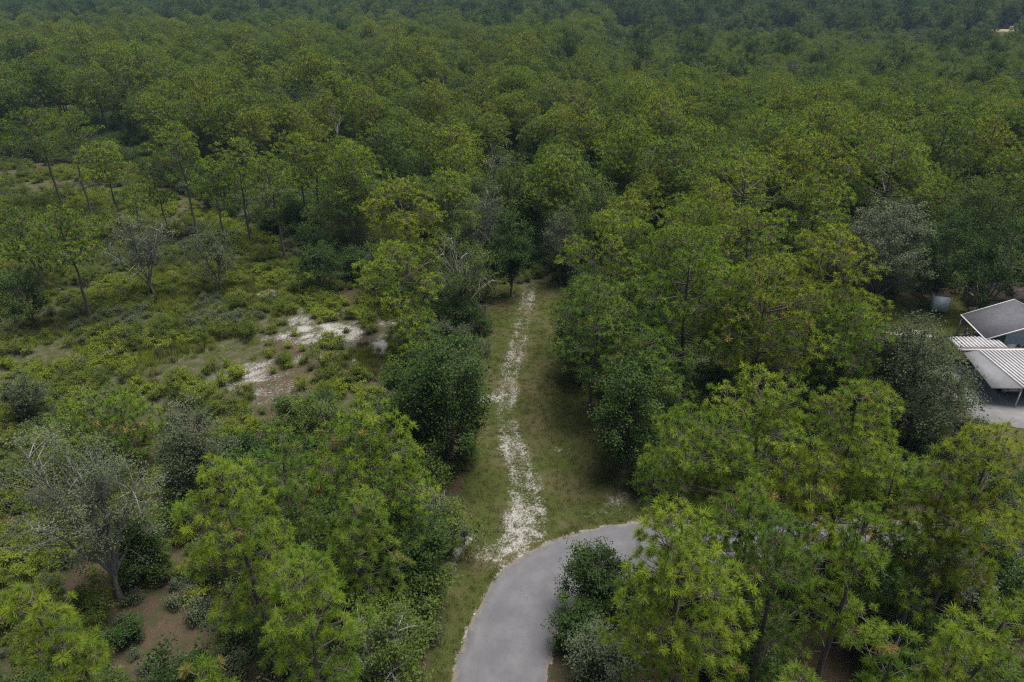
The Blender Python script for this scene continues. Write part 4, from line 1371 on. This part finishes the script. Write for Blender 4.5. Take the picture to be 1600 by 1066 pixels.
# road sign seen from behind
sg0 = at(727, 868)
sg = thing('road_sign', 'small road sign on a thin dark post at the verge, seen from behind', 'sign', (sg0[0], sg0[1], 0), .35)
k = np.linspace(0, 1, 3)
link('post', MB().tubes(np.c_[k * 0, k * 0, k * 2.45 - .1][None], np.full((1, 3), .035), 6).mesh('post', [M_DARK]), sg)
an8 = np.arange(8) * math.pi / 4 + math.pi / 8
ov = np.array([(.34 * math.cos(a), .045 + e * .02, 2.08 + .34 * math.sin(a)) for e in (0, 1) for a in an8])
om = MB().add(ov, [(i_, (i_ + 1) % 8, 8 + (i_ + 1) % 8, 8 + i_) for i_ in range(8)]).add(ov, [(0, i_, i_ + 1) for i_ in range(1, 7)] + [(8, 8 + i_ + 1, 8 + i_) for i_ in range(1, 7)])
link('sign_panel', om.mesh('sign_panel', [M_SIGNB]), sg)

# far road, van and rust-red tree at the opening in the distance
KX, KY = KNOLL
link('far_road', MB().box((KX + 6, KY + 1.0, 8.10), (44, 5.0, .12), rz=-.1).mesh('far_road', [plain('far_road_asphalt', (.42, .42, .42), .9, .1)]), None, 'structure')
link('far_field', MB().slab([(KX - 18, KY - 16, 7.6), (KX + 22, KY - 18, 7.6), (KX + 22, KY - 3.2, 8.12), (KX - 18, KY + .2, 8.12)], .6).mesh('far_field', [plain('dry_field_grass', (.26, .24, .12), .95, .05, .15, .4)]), None, 'structure')
van = thing('parked_van', 'white van on the pale road at the far opening in the woods', 'van', (KX + 3.0, KY + .2, 8.16), -.1)
link('body', MB().prism([(-2.6, .5), (2.6, .5), (2.6, 1.3), (1.9, 1.5), (1.3, 2.3), (-2.6, 2.4)], -1.0, 1.0).mesh('body', [M_WHITE]), van)
link('window', MB().box((.0, -1.01, 1.75), (2.4, .06, .6)).mesh('window', [M_GLASS]), van)
for qx in (-1.6, 1.6):
    link('wheel', MB().box((qx, 0, .36), (.75, 2.06, .72)).mesh('wheel', [M_TYRE]), van)
rx, ry = at(1543, 41, 13)
wd, cw = broad_parts(990, 9, 3.0, .2, 50, 50, .9, .2, 6)
plant_tree('red_tree', wd, cw, (M_BARK_O, M_RED), (rx, ry), 0, 'rust-red tree beside the far opening with the pale road')

# ------------------------------------------------------------------ haze
hz = MB().box((0, 900, 19.0), (3300, 2700, 45)).mesh('haze', [])
m = NT('haze_air')
pv = m.n('ShaderNodeVolumePrincipled')
pv.inputs['Color'].default_value = (.50, .74, 1.0, 1)
pv.inputs['Density'].default_value = .00009
m.nt.links.new(pv.outputs[0], m.out.inputs['Volume'])
hz.materials.append(m.mat)
link('haze', hz, None, 'stuff')
